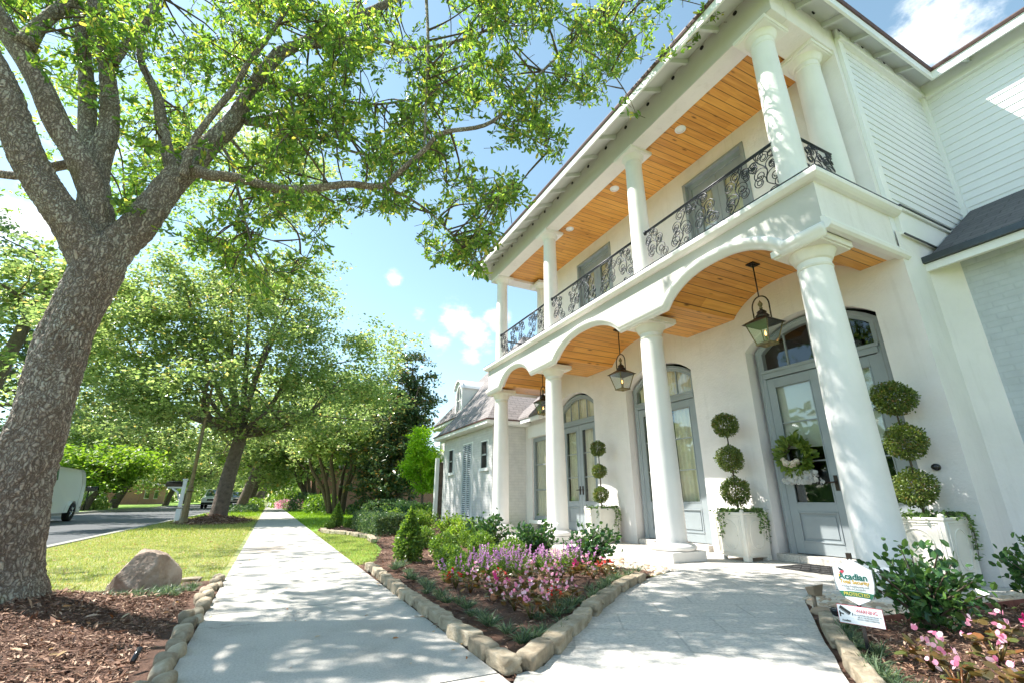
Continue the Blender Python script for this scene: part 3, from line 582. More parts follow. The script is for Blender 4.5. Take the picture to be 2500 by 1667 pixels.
# columns
def column(cx, cy, z0, z1, rb, rt, plinth):
    c = MB(); h = z1-z0; zs = z0
    if plinth: zs = z0+.215
    cap = .20 if plinth else .15; zt = z1-cap
    pr = [(rb*1.02, zs), (rb, zs+.03)]+[(rb+(rt-rb)*(t**1.6), zs+.03+(zt-zs-.03)*t) for t in np.linspace(.15, 1, 8)]
    c.lathe(pr, (cx, cy, 0), 40); col = c.build('column', 'column_paint', H)
    k = MB(); s = rt
    k.lathe([(s, zt-.09), (s*1.06, zt-.085), (s*1.06, zt-.06), (s, zt-.055), (s, zt), (s*1.12, zt+.01), (s*1.16, zt+.03), (s*1.34, zt+cap*.45), (s*1.46, zt+cap*.62), (s*1.46, zt+cap*.66)], (cx, cy, 0), 40)
    a = s*1.72; k.box(cx-a, cx+a, cy-a, cy+a, z1-cap*.36, z1+.004); a = s*1.6; k.box(cx-a, cx+a, cy-a, cy+a, z1-cap*.46, z1-cap*.36)
    k.build('capital', 'stone_cast' if plinth else 'column_paint', col, bevel=.006)
    b = MB()
    if plinth:
        b.lathe([(.24, .12), (.285, .125), (.305, .15), (.305, .17), (.285, .195), (.25, .205), (.245, .22)], (cx, cy, 0), 40); b.box(cx-.29, cx+.29, cy-.29, cy+.29, 0, .12)
    else: b.lathe([(rb*1.25, z0), (rb*1.25, z0+.02), (rb*1.1, z0+.045), (rb*1.02, z0+.06)], (cx, cy, 0), 32)
    b.build('column_base', 'column_paint', col, bevel=.006)
for cy_ in CYS: column(CX_, cy_, 0, ZB-.03, .198, .160, True)
for cy_ in CYS: column(CX_, cy_, 4.0, 6.465, .160, .135, False)
column(5.72, 2.47, 4.0, 6.465, .17, .145, False); column(6.02, 10.2, 4.0, 6.465, .18, .15, False)
m = MB(); m.box(5.93, 6.03, 2.2, 2.6, 4.0, 6.47); m.build('pilaster', 'stucco', H)
# eaves
EX, EZ, EY, EYF, WEX = 4.19, 6.74, 1.90, 11.0, 7.96; SL = .5
def eave(parent):
    rf = MB()
    A = (EX, EY); inner = 4.0
    z = lambda d: EZ+.05+d*SL
    # shingle planes: front slope, near slope, wing slope, far slope
    rf.quad((EX, EYF, z(0)), (EX, EY, z(0)), (EX+4.5, EY+4.5, z(4.5)), (EX+4.5, EYF-4.5, z(4.5)))
    rf.quad((EX, EY, z(0)), (WEX, EY, z(0)), (12.4, EY+4.5, z(4.5)), (EX+4.5, EY+4.5, z(4.5)))
    rf.quad((WEX, EY, z(0)), (WEX, -8, z(0)), (12.4, -8, z(4.45)), (12.4, EY+4.5, z(4.5)))
    rf.quad((EX, EYF, z(0)), (EX+4.5, EYF-4.5, z(4.5)), (12.4, EYF-4.5, z(4.5)), (12.4, EYF, z(0)))
    r = rf.build('roof', 'shingle_grey_y', parent)
    s = MB(); zz = lambda d: EZ+d*SL
    s.quad((EX, EY, zz(0)), (EX, EYF, zz(0)), (EX+.6, EYF-.6, zz(.6)), (EX+.6, EY+.6, zz(.6))); s.quad((WEX, EY, zz(0)), (EX, EY, zz(0)), (EX+.6, EY+.6, zz(.6)), (WEX+.6, EY+.6, zz(.6)))
    s.quad((WEX, -8, zz(0)), (WEX, EY, zz(0)), (WEX+.6, EY+.6, zz(.6)), (WEX+.6, -8, zz(.6))); s.quad((EX, EYF, zz(0)), (9, EYF, zz(0)), (9, EYF-.6, zz(.6)), (EX+.6, EYF-.6, zz(.6)))
    s.build('soffit_boards', 'soffit_paint', r)
    f = MB(); fp = [(WEX, -8, EZ-.03), (WEX, EY, EZ-.03), (EX, EY, EZ-.03), (EX, EYF, EZ-.03), (9, EYF, EZ-.03)]
    f.sweep(fp, (0, 0, 1), [(-.03, -.03), (-.03, .0), (.10, .0), (.10, -.03)]); f.build('fascia', 'trim_white', r)
    f = MB(); f.sweep(fp, (0, 0, 1), [(.10, -.04), (.10, .018), (.135, .03), (.15, .03), (.15, -.04)]); f.build('drip_edge', 'roof_edge', r)
    def raf(x0, y0, dx, dy, L):
        ra = MB()
        a = Vector((x0, y0, 0)); d = Vector((dx, dy, 0)); p = Vector((-dy, dx, 0))*.022
        v = []
        for t, hh in ((.03, .075), (L, .085)):
            q = a+d*t; zt = zz(t)-.002
            for sgn in (-1, 1):
                for zo in (0, -hh): v.append((q.x+p.x*sgn, q.y+p.y*sgn, zt+zo))
        ra.add(v, [(0, 2, 3, 1), (4, 5, 7, 6), (0, 1, 5, 4), (2, 6, 7, 3), (1, 3, 7, 5), (0, 4, 6, 2)])
        ra.build('rafter_tail', 'soffit_paint', r)
    y = EY+.45
    while y < EYF-.3: raf(EX, y, 1, 0, .5); y += .56
    x = EX+.5
    while x < WEX: raf(x, EY, 0, 1, .32); x += .56
    y = 1.55
    while y > -7: raf(WEX, y, 1, 0, .34); y -= .9
    y = EY+.45+.28
    while y < EYF-.5: vn = MB(); vn.tube([(FX+.035, y, 6.90), (FX+.02, y, 6.90)], .03, 10); vn.build('vent_hole', 'dark_interior', r); y += .56
    x = EX+.78
    while x < WEX-.2: vn = MB(); vn.tube([(x, NY-.065, 6.86), (x, NY-.05, 6.86)], .028, 10); vn.build('vent_hole', 'dark_interior', r); x += .56
    return r
simple('roof_edge', (.10, .05, .045), .6, .2, 20); simple('soffit_board2', (.6, .6, .6))
roof = eave(H)
# lean-to roof on the wing
m = MB(); a = (6.50, 1.98+.21, 3.40); m.quad((6.50, 2.11, 3.43), (6.50, -7, 3.43), (8.285, -7, 4.60), (8.285, 2.11, 4.60)); m.quad((6.50, 2.11, 3.37), (8.285, 2.11, 4.54), (8.285, -7, 4.54), (6.50, -7, 3.37))
m.quad((6.5, 2.11, 3.37), (6.5, 2.11, 3.43), (8.285, 2.11, 4.60), (8.285, 2.11, 4.54)); m.quad((6.5, 2.19, 3.37), (6.5, -7, 3.37), (6.5, -7, 3.43), (6.5, 2.11, 3.43)); lt = m.build('lean_to_roof', 'shingle_grey_y', H)
m = MB(); m.box(6.515, 6.55, -7, 2.18, 3.27, 3.36); m.box(6.55, 6.86, -7, 2.18, 3.36, 3.375); m.build('fascia', 'trim_white', lt); m = MB(); m.box(6.47, 6.53, -7, 2.19, 3.365, 3.44); m.build('drip_edge', 'gutter_metal', lt)
# recessed lights
for yy in (4.21, 5.93, 7.53):
    m = MB(); m.lathe([(.0, -.012), (.058, -.012), (.062, -.008)], (5.20, yy, 6.535), 24); m.lathe([(.062, -.014), (.085, -.016), (.09, 0)], (5.20, yy, 6.535), 24); m.build('recessed_light', 'trim_white', H)
# ---------------------------------------------------------------- doors
def pleats(y0, y1, z0, z1f, x, amp=.022, wl=.085):
    m = MB(); n = int((y1-y0)/.012); vs = []; fs = []
    for i in range(n+1):
        y = y0+(y1-y0)*i/n; xx = x+amp*math.sin(2*PI*y/wl+.8*math.sin(y*9))+.01*math.sin(y*31); vs += [(xx, y, z0), (xx, y, z1f(y))]
    fs = [(2*i, 2*i+2, 2*i+3, 2*i+1) for i in range(n)]; return m.add(vs, fs, 0, True)
def french_door(y0, y1, zsp, zap, mode, zt=2.38, z0=.09, FXX=6.20):
    zs0 = zsp-.0; fa = lambda y, k=0: zs0+(zap-zs0)*max(0, 1-(2*(y-(y0+y1)/2)/(y1-y0))**2)**.9
    A = arch_pts(y0, y1, zsp, zap)
    m = MB(); m.sweep([(FXX, y0, z0)]+[(FXX, y, z) for y, z in A]+[(FXX, y1, z0)], (-1, 0, 0), [(-.05, -.02), (.035, -.02), (.045, .015), (.03, .03), (.03, .075), (-.05, .075)])
    m.box(FXX-.045, FXX+.04, y0+.05, y1-.05, zt+.01, zt+.12); m.box(FXX-.06, FXX-.03, y0+.03, y1-.03, zt+.085, zt+.125)
    nm = 3; W = (y1-y0-.15)
    for i in range(1, nm+1):
        y = y0+.075+W*i/(nm+1); m.box(FXX-.012, FXX+.012, y-.011, y+.011, zt+.12, fa(y)-.07)
    D = m.build('french_door', 'door_paint', H)
    m = MB(); m.box(WX-.03, FXX+.05, y0-.12 if mode == 'entry' else y0-.02, y1+.10 if mode == 'entry' else y1+.02, 0, z0); m.build('threshold', 'travertine', D, bevel=.008)
    yc = (y0+y1)/2
    for (a, b) in ((y0+.075, yc-.004), (yc+.004, y1-.075)):
        st = .105; gz0 = .70; gz1 = zt-.12; L = MB(); x0, x1 = FXX-.022, FXX+.022
        L.box(x0, x1, a, a+st, z0+.01, zt); L.box(x0, x1, b-st, b, z0+.01, zt); L.box(x0, x1, a+st, b-st, gz1, zt); L.box(x0, x1, a+st, b-st, z0+.01, .24); L.box(x0, x1, a+st, b-st, .60, gz0)
        L.box(x0+.014, x1-.01, a+st, b-st, .24, .60); L.box(x0+.004, x0+.014, a+st+.05, b-st-.05, .29, .55)
        for (p, q, r_, s_) in ((a+st, a+st+.018, .24, .60), (b-st-.018, b-st, .24, .60)): L.box(x0-.010, x0+.012, p, q, r_, s_)
        L.box(x0-.010, x0+.012, a+st+.018, b-st-.018, .24, .258); L.box(x0-.010, x0+.012, a+st+.018, b-st-.018, .582, .60)
        L.box(x0-.008, x0+.004, a+st, a+st+.015, gz0, gz1); L.box(x0-.008, x0+.004, b-st-.015, b-st, gz0, gz1); L.box(x0-.008, x0+.004, a+st+.015, b-st-.015, gz0, gz0+.015); L.box(x0-.008, x0+.004, a+st+.015, b-st-.015, gz1-.015, gz1)
        for kz in (1, 2): zk = gz0+(gz1-gz0)*kz/3; L.box(x0+.004, x0+.02, a+st, b-st, zk-.008, zk+.008)
        lf = L.build('door_leaf', 'door_paint', D, bevel=.003)
        g_ = MB(); g_.box(FXX-.004, FXX+.002, a+st-.005, b-st+.005, gz0-.005, gz1+.005); g_.build('glass', 'pane', D)
        if mode == 'curtain': pleats(a+.07, b-.07, .62, lambda y: gz1+.03, FXX+.09).build('curtain', 'curtain', D)
        else: g_ = MB(); g_.box(FXX+.045, FXX+.052, a+.06, b-.06, 1.42, gz1+.02); g_.box(FXX+.04, FXX+.058, a+.06, b-.06, 1.40, 1.425); g_.build('roller_blind', 'blind', D)
        h = MB(); yy = b-.05 if a < yc-.3 else a+.05; h.tube([(FXX-.022, yy, .95), (FXX-.07, yy, .95)], .01, 8); h.tube([(FXX-.07, yy, .95), (FXX-.07, yy+(.09 if a > yc else -.09), .945)], .009, 8); h.box(FXX-.03, FXX-.02, yy-.022, yy+.022, .85, 1.03); h.build('handle', 'bronze', D)
    P = [(y, z-.07) for y, z in arch_pts(y0+.06, y1-.06, zsp, zap)]; g_ = MB(); n = len(P)
    vs = [(FXX, y, zt+.1) for y, z in P]+[(FXX, y, z) for y, z in P]; g_.add(vs, [(i, i+1, n+i+1, n+i) for i in range(n-1)]); g_.build('transom_glass', 'pane', D)
    if mode == 'curtain': pleats(y0+.07, y1-.07, zt+.02, lambda y: fa(y)-.03, FXX+.07).build('transom_curtain', 'curtain', D)
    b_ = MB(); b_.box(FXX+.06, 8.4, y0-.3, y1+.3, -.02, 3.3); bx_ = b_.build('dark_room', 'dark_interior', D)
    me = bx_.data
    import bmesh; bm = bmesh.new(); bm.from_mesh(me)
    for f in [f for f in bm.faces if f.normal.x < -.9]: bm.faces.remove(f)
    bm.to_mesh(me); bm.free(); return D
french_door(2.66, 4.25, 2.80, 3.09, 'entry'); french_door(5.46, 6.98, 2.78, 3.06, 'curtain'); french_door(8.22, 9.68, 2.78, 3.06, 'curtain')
def upper_door(y0, y1):
    X = WX+.12; m = MB(); m.box(X-.06, X+.04, y0, y0+.09, 4.0, 6.20); m.box(X-.06, X+.04, y1-.09, y1, 4.0, 6.20); m.box(X-.06, X+.04, y0+.09, y1-.09, 6.10, 6.20); m.box(WX-.02, X-.06, y0-.03, y0+.03, 4.0, 6.22); m.box(WX-.02, X-.06, y1-.03, y1+.03, 4.0, 6.22); m.box(WX-.022, X-.06, y0-.03, y1+.03, 6.19, 6.235)
    D = m.build('balcony_door', 'door_paint', H); yc = (y0+y1)/2
    for a, b in ((y0+.09, yc-.003), (yc+.003, y1-.09)):
        L = MB(); x0, x1 = X-.03, X+.02; L.box(x0, x1, a, a+.12, 4.02, 6.10); L.box(x0, x1, b-.12, b, 4.02, 6.10); L.box(x0, x1, a+.12, b-.12, 5.90, 6.10); L.box(x0, x1, a+.12, b-.12, 4.02, 4.6)
        for z in (4.95, 5.42): L.box(x0+.01, x1, a+.12, b-.12, z-.01, z+.01)
        L.build('door_leaf', 'door_paint', D, bevel=.003); g_ = MB(); g_.box(X-.005, X, a+.1, b-.1, 4.58, 5.92); g_.build('glass', 'pane', D)
        pleats(a+.08, b-.08, 4.5, lambda y: 5.93, X+.05).build('curtain', 'curtain', D)
upper_door(3.77, 4.99); upper_door(7.21, 8.45)
# ---------------------------------------------------------------- scrollwork balcony rail
def scroll(p, th, r, sg, turns=1.9, shrink=.9945, rmin=.018):
    P = [np.array(p, float)]; tot = 0; ds = .010
    while tot < turns*2*PI and len(P) < 240:
        th += sg*ds/r; tot += ds/r; P.append(P[-1]+ds*np.array([math.cos(th), math.sin(th)])); r = max(rmin, r*(1-.022 if tot > 1.0*PI else 1-.007))
        if r <= rmin+.0005: 
            if tot > 1.3*2*PI: break
    return P
def rail_panel(p0, p1, parent, seed):
    rr = random.Random(seed); p0 = Vector(p0); p1 = Vector(p1); L = (p1-p0).length; d = (p1-p0)/L; zt, z0 = 4.76, 4.045
    def W(q): return (p0.x+d.x*q[0], p0.y+d.y*q[0], q[1])
    T = MB(); T.tube([(p0.x, p0.y, zt), (p1.x, p1.y, zt)], .014, 8); T.tube([(p0.x, p0.y, zt-.025), (p1.x, p1.y, zt-.025)], .007, 6)
    for e in (p0, p1): T.lathe([(.0, -.05), (.02, -.04), (.032, 0), (.02, .03), (0, .035)], (e.x, e.y, zt-.005), 10)
    T.tube([(p0.x, p0.y, z0), (p1.x, p1.y, z0)], .008, 6)
    rail = T.build('railing', 'iron', parent)
    S = MB(); n = max(1, round(L/.50)); w_ = L/n; Hh = zt-z0
    for i in range(n):
        fl = 1 if i % 2 == 0 else -1; s0 = w_*(i+.5)-fl*w_*.28
        st = [(s0, z0), (s0+fl*.10*w_, z0+.18*Hh), (s0+fl*.36*w_, z0+.38*Hh), (s0+fl*.30*w_, z0+.60*Hh), (s0+fl*.52*w_, z0+.82*Hh), (s0+fl*.62*w_, z0+Hh)]
        cp, _ = catmull([(a, b, 0) for a, b in st], [1]*6, 8); cp = [(c[0], c[1]) for c in cp]
        S.tube([W(c) for c in cp], .0075, 5)
        for k, (fr, sg, r) in enumerate(((.02, -1, .085), (.05, 1, .10), (.20, -1, .095), (.27, 1, .085), (.40, 1, .10), (.46, -1, .085), (.60, -1, .10), (.66, 1, .085), (.80, 1, .085), (.86, -1, .075), (.95, 1, .06))):
            j = int(fr*(len(cp)-2)); a = cp[j]; b = cp[j+1]; th = math.atan2(b[1]-a[1], b[0]-a[0]); th += sg*fl*rr.uniform(-.1, .5)
            P = scroll(a, th, r*rr.uniform(.8, 1.15), sg*fl, 1.75+.35*rr.random())
            P = [q for q in P if -.02 < q[0] < L+.02 and z0-.01 < q[1] < zt]
            if len(P) > 12:
                S.tube([W(q) for q in P[::3]]+[W(P[-1])], [.0062]*len(P[::3])+[.009], 5, 0, True)
                if rr.random() < .3:
                    j2 = len(P)//4; a2 = P[j2]; b2 = P[j2+1]; th2 = math.atan2(b2[1]-a2[1], b2[0]-a2[0]); Q = scroll(a2, th2, .05, -sg*fl, 1.6); Q = [q for q in Q if -.02 < q[0] < L+.02 and z0 < q[1] < zt]
                    if len(Q) > 8: S.tube([W(q) for q in Q[::3]], .0065, 5)
    S.build('scrollwork', 'iron', rail)
RX = 4.74
for i, (a, b) in enumerate(((2.47, 4.78), (4.99, 7.64), (7.85, 10.18))): rail_panel((RX, a, 0), (RX, b, 0), H, i+1)
rail_panel((4.92, 2.40, 0), (5.82, 2.40, 0), H, 9); rail_panel((5.04, 10.55, 0), (5.75, 10.55, 0), H, 11)
# ---------------------------------------------------------------- bay and far wing of the same house
m = MB(); arch_wall(m, 6.05, 10.0, 11.33, 0, 2.95, [(10.22, 11.0, 2.30, 2.305)], .16); m.build('bay_wall', 'stucco', H)
m = MB(); m.box(6.0, 6.05, 10.1, 11.12, 2.31, 2.62); m.build('window_lintel', 'trim_white', H, bevel=.004); m = MB(); m.box(5.99, 6.05, 10.12, 11.1, .18, .26); m.build('window_sill', 'trim_white', H, bevel=.004)
m = MB(); m.box(6.10, 6.16, 10.22, 10.30, .26, 2.3); m.box(6.10, 6.16, 10.92, 11.0, .26, 2.3); m.box(6.10, 6.16, 10.3, 10.92, 2.2, 2.3); m.box(6.10, 6.16, 10.3, 10.92, .26, .36)
for z in (.98, 1.6): m.box(6.115, 6.145, 10.3, 10.92, z-.012, z+.012)
wn_ = m.build('window', 'door_paint', H); m = MB(); m.box(6.128, 6.133, 10.28, 10.94, .3, 2.25); m.build('glass', 'pane', wn_); pleats(10.26, 10.96, .3, lambda y: 2.25, 6.2).build('curtain', 'curtain', wn_)
m = MB(); m.quad((5.68, 9.98, 2.80), (5.68, 11.35, 2.80), (8.0, 11.35, 4.9), (8.0, 9.98, 4.9)); m.quad((5.68, 9.98, 2.76), (8.0, 9.98, 4.86), (8.0, 9.98, 4.9), (5.68, 9.98, 2.80)); m.quad((5.68, 9.98, 2.76), (5.68, 9.98, 2.80), (5.68, 11.35, 2.80), (5.68, 11.35, 2.76)); r2 = m.build('bay_roof', 'shingle_warm_y', H)
m = MB(); m.box(5.70, 5.76, 9.98, 11.33, 2.66, 2.755); m.box(5.76, 6.06, 9.98, 11.33, 2.74, 2.765); m.build('fascia', 'trim_white', r2)
WY0, WY1, WXX = 11.33, 15.35, 5.05
m = MB(); m.box(WXX, 12, WY0, WY1, -.1, 2.62); m.build('far_wing_wall', 'painted_brick_warm', H)
def wing_window(y0, y1, z0, z1, louver):
    x = WXX; f = MB(); f.box(x-.015, x+.02, y0-.04, y0, z0-.02, z1+.04); f.box(x-.015, x+.02, y1, y1+.04, z0-.02, z1+.04); f.box(x-.015, x+.02, y0, y1, z1, z1+.04); f.box(x-.05, x+.02, y0-.07, y1+.07, z0-.08, z0)
    o = f.build('window', 'trim_white' , H)
    if louver:
        s = MB(); s.box(x-.04, x-.012, y0, y0+.05, z0, z1); s.box(x-.04, x-.012, y1-.05, y1, z0, z1); s.box(x-.04, x-.012, (y0+y1)/2-.03, (y0+y1)/2+.03, z0, z1); z = z0+.04
        while z < z1-.05:
            s.add([(x-.045, y0+.04, z), (x-.045, y1-.04, z), (x-.012, y1-.04, z+.035), (x-.012, y0+.04, z+.035), (x-.045, y0+.04, z+.006), (x-.045, y1-.04, z+.006), (x-.012, y1-.04, z+.041), (x-.012, y0+.04, z+.041)], [(0, 1, 2, 3), (7, 6, 5, 4), (0, 4, 5, 1)]); z += .055
        s.build('shutter', 'painted_brick', o)
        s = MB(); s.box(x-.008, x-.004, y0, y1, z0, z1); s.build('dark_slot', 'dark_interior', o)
    else:
        s = MB(); s.box(x-.03, x-.005, y0, y0+.04, z0, z1); s.box(x-.03, x-.005, y1-.04, y1, z0, z1); s.box(x-.03, x-.005, y0, y1, (z0+z1)/2-.02, (z0+z1)/2+.02); s.build('sash', 'door_paint', o)
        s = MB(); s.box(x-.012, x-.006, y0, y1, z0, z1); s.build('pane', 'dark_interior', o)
wing_window(11.62, 12.05, 1.55, 2.25, False); wing_window(12.75, 13.45, .28, 2.30, True); wing_window(14.35, 14.75, 1.55, 2.25, False)
def hip(name, x0, x1, y0, y1, z0, sl, mats, parent, th=.05):
    h = (y1-y0)/2; rz = z0+h*sl; yc = (y0+y1)/2; a, b, c, d = (x0, y0, z0), (x1, y0, z0), (x1, y1, z0), (x0, y1, z0); e = (x0+h*.9, yc, rz); f = (x1, yc, rz); m = MB()
    m.add([a, b, c, d, e, f], [(0, 4, 3)], 0); m.add([a, b, c, d, e, f], [(0, 1, 5, 4)], 1); m.add([a, b, c, d, e, f], [(3, 4, 5, 2)], 1)
    r = m.build(name, mats, parent); m = MB(); m.sweep([(x1, y0, z0-.10), (x0, y0, z0-.10), (x0, y1, z0-.10), (x1, y1, z0-.10)], (0, 0, 1), [(0, -.04), (0, 0), (.095, 0), (.095, -.04)]); m.prism([(x0+.02, y0+.02), (x1, y0+.02), (x1, y1-.02), (x0+.02, y1-.02)], z0-.11, z0-.09)
    m.build('fascia', 'trim_white', r); m = MB(); m.sweep([(x1, y0, z0-.01), (x0, y0, z0-.01), (x0, y1, z0-.01), (x1, y1, z0-.01)], (0, 0, 1), [(0, -.04), (0, .03), (.035, .03), (.035, -.04)]); m.build('drip_edge', 'roof_edge', r); return r
hip('far_wing_roof', 4.76, 12, 11.05, 15.65, 2.74, 1.12, ['shingle_warm_y', 'shingle_warm_x'], H)
m = MB(); m.box(5.80, 14, 12.8, 18.2, -.1, 3.42); m.build('rear_block_wall', 'stucco', H); hip('rear_block_roof', 5.49, 14, 12.5, 18.5, 3.49, 1.15, ['shingle_warm_y', 'shingle_warm_x'], H)
# dormer
m = MB(); X0 = 5.72; D0, D1 = 15.62, 16.32; arch_wall(m, X0, D0, D1, 3.6, 4.92, [(D0+.13, D1-.13, 4.50, 4.74)], .1); dm = m.build('dormer', 'trim_white', H)
m = MB(); P = arch_pts(D0-.05, D1+.05, 4.62, 4.98)
for (p, zp), (q, zq) in zip(P[:-1], P[1:]): m.quad((X0-.07, p, zp), (X0-.07, q, zq), (7.0, q, zq), (7.0, p, zp)); m.quad((X0-.07, p, zp-.06), (X0-.07, q, zq-.06), (X0-.07, q, zq), (X0-.07, p, zp))
m.quad((X0, D0, 3.6), (7.0, D0, 3.6), (7.0, D0, 4.64), (X0, D0, 4.64)); m.quad((X0, D1, 3.6), (X0, D1, 4.64), (7.0, D1, 4.64), (7.0, D1, 3.6)); m.build('dormer_cheeks', 'trim_white', dm)
m = MB(); m.box(X0+.06, X0+.08, D0+.13, D1-.13, 3.75, 4.72); m.build('dormer_glass', 'car_glass', dm); m = MB(); m.box(X0+.03, X0+.06, 15.955, 15.985, 3.75, 4.7); m.box(X0+.03, X0+.06, D0+.13, D1-.13, 4.2, 4.23); m.build('sash', 'trim_white', dm)
# ---------------------------------------------------------------- wall camera, mat, wreath, lanterns, planters
t = thing('wall_camera', 'small round black camera fixed on the porch wall at the right of the entry door', 'camera', (WX, 2.42, 1.06)); m = MB(); m.tube([(WX, 2.42, 1.06), (WX-.03, 2.42, 1.06)], .035, 16); m.build('mount', 'black_plastic', t); m = MB()
m.lathe([(0, -.03), (.02, -.024), (.03, 0), (.02, .024), (0, .03)], (WX-.05, 2.42, 1.06), 16); m.build('lens_dome', 'black_plastic', t)
m = MB(); m.box(5.36, 5.94, 3.05, 3.93, 0.002, .016); o = m.build('doormat', 'rubber_mat', bevel=.004); tag(o, 'black rubber doormat lying before the entry door', 'doormat')
m = MB()
for k in range(9):
    yc = 3.12+.09*k; m.tube([(5.40+.5*t_, yc+.03*math.sin(t_*18+k), .018) for t_ in np.linspace(0, 1, 24)], .006, 4)
mm = m.build('mat_relief', 'rubber_mat', o)
LAN = []
def lantern(x, y, label, first=None):
    if first is not None: return copy_tree(first, loc=(x, y, 0), label=label)
    t = thing('hanging_lantern', label, 'lantern', (x, y, 0), 'gas lanterns hanging under the porch vaults'); z = 3.72
    m = MB(); m.box(x-.075, x+.075, y-.055, y+.055, z-.025, z); m.box(x-.05, x+.05, y-.035, y+.035, z-.04, z-.025); m.build('ceiling_plate', 'bronze', t, bevel=.004)
    m = MB(); m.tube([(x, y, z-.04), (x, y, 3.24)], .009, 8); m.build('rod', 'bronze', t)
    m = MB(); m.tube([(x, y-.115, 2.88)]+[(x, y-.118*math.cos(a), 3.10+.14*math.sin(a)) for a in np.linspace(0, PI, 20)]+[(x, y+.115, 2.88)], .009, 8); m.build('hoop', 'bronze', t)
    m = MB(); hw = .185; tw = .06; zb_ = 2.865
    m.add([(x-hw, y-hw, zb_), (x+hw, y-hw, zb_), (x+hw, y+hw, zb_), (x-hw, y+hw, zb_), (x-tw, y-tw, zb_+.085), (x+tw, y-tw, zb_+.085), (x+tw, y+tw, zb_+.085), (x-tw, y+tw, zb_+.085)], [(0, 3, 2, 1), (0, 1, 5, 4), (1, 2, 6, 5), (2, 3, 7, 6), (3, 0, 4, 7), (4, 5, 6, 7)])
    m.lathe([(.075, .08), (.085, .10), (.06, .13), (.05, .14), (.06, .155), (.045, .17), (.02, .19), (.014, .205)], (x, y, zb_), 16); m.build('hood', 'bronze', t)
    m = MB(); m.lathe([(.01, 0), (.024, .012), (.012, .026), (.026, .05), (.03, .068), (.016, .095), (.0, .125)], (x, y, 3.065), 12); m.build('finial', 'verdigris', t)
    m = MB(); a, b = .15, .085
    for sx in (-1, 1):
        for sy in (-1, 1): m.tube([(x+sx*a, y+sy*a, zb_), (x+sx*b, y+sy*b, 2.60)], .008, 6)
    m.box(x-b-.01, x+b+.01, y-b-.01, y+b+.01, 2.585, 2.605); m.lathe([(0, -.03), (.02, -.02), (.03, 0)], (x, y, 2.585), 10); m.build('frame', 'verdigris', t)
    m = MB(); c = [(-1, -1), (1, -1), (1, 1), (-1, 1)]
    for i in range(4): p, q = c[i], c[(i+1) % 4]; m.quad((x+p[0]*b, y+p[1]*b, 2.605), (x+q[0]*b, y+q[1]*b, 2.605), (x+q[0]*a, y+q[1]*a, zb_), (x+p[0]*a, y+p[1]*a, zb_))
    m.build('glass', 'lamp_glass', t)
    m = MB(); m.tube([(x, y, 2.605), (x, y, 2.70)], .014, 8); m.build('burner', 'verdigris', t); m = MB(); m.lathe([(.004, 0), (.013, .02), (.010, .045), (0, .075)], (x, y, 2.70), 8); m.build('flame', 'flame', t)
    return t
L0 = lantern(5.32, 3.49, 'bronze gas lantern hanging nearest, before the fanlight of the entry door')
for (x, y, lb) in ((5.32, 6.3, 'bronze gas lantern hanging second from the right, in the middle vault'), (5.32, 9.1, 'bronze gas lantern hanging farthest, half hidden behind the third column')):
    c = copy_tree(L0, loc=(x, y, 0), label=lb)
# ================================================================ THE OAK IN FRONT
OAK = thing('oak_tree', 'big lichen-spotted oak leaning over the sidewalk, nearest tree at the left', 'tree', (-1.62, 4.85, 0))
SK = []  # (points, radii)
def limb(pts, Ys, rads, n=10, k=6):
    m_ = len(pts); P = []
    for i, (u, v) in enumerate(pts):
        Y = Ys[0]+(Ys[1]-Ys[0])*i/(m_-1) if isinstance(Ys, tuple) else Ys
        P.append(at(u, v, Y))
    rr = [rads[0]+(rads[1]-rads[0])*i/(m_-1) for i in range(m_)] if len(rads) == 2 else rads
    c, r = catmull(P, rr, k); SK.append((np.array(c), np.array(r))); return c, r
TR = MB()
from mathutils import noise as mnoise
def bark_tube(mb, c, r, amp=.011):
    """dense tube whose surface is really furrowed into plates"""
    c = np.array(c); r = np.array(r); L = np.concatenate([[0], np.cumsum(np.linalg.norm(np.diff(c, axis=0), axis=1))]); k = max(12, int(L[-1]/.014)); s = np.linspace(0, L[-1], k)
    cc = [tuple(np.interp(q, L, c[:, i]) for i in range(3)) for q in s]; rr_ = np.interp(s, L, r); n = int(max(40, 2*PI*rr_.max()/.013)); b = len(mb.v); mb.tube(cc, list(rr_), n, caps=False)
    for i in range(b, len(mb.v)):
        kk = (i-b)//n; p = mb.v[i]; ctr = cc[kk]; th = 2*PI*((i-b) % n)/n
        q = Vector((p[0]*24+mnoise.noise(Vector(p)*9)*.9, p[1]*24, p[2]*7.5+mnoise.noise(Vector(p)*7+Vector((5, 5, 5)))*.8)); d = mnoise.voronoi(q)[0]; e = min(1.0, (d[1]-d[0])*2.6)
        f = 1+.05*math.sin(3*th+p[2]*2.1)+.035*math.sin(5*th-p[2]*4.3+1)+.02*math.sin(p[2]*9+2*th)
        a = amp*(e-.55)+.006*mnoise.noise(Vector(p)*30); R0 = rr_[kk]; g_ = f+a/R0
        mb.v[i] = (ctr[0]+(p[0]-ctr[0])*g_, ctr[1]+(p[1]-ctr[1])*g_, ctr[2]+(p[2]-ctr[2])*g_)
def rough_tube(mb, c, r, n):
    """tube with lumps and furrows; the radius wanders so the outline is not ruled"""
    b = len(mb.v); mb.tube(c, list(r), n)
    for i in range(b, len(mb.v)):
        k = (i-b)//n; 
        if k >= len(c): break
        p = np.array(mb.v[i]); ctr = np.array(c[k]); d = p-ctr; th = 2*PI*((i-b) % n)/n
        f = 1+.05*math.sin(3*th+p[2]*2.1)+.035*math.sin(5*th-p[2]*4.3+1)+.03*math.sin(p[2]*9+2*th)+rng.normal()*.012
        mb.v[i] = tuple(ctr+d*f)
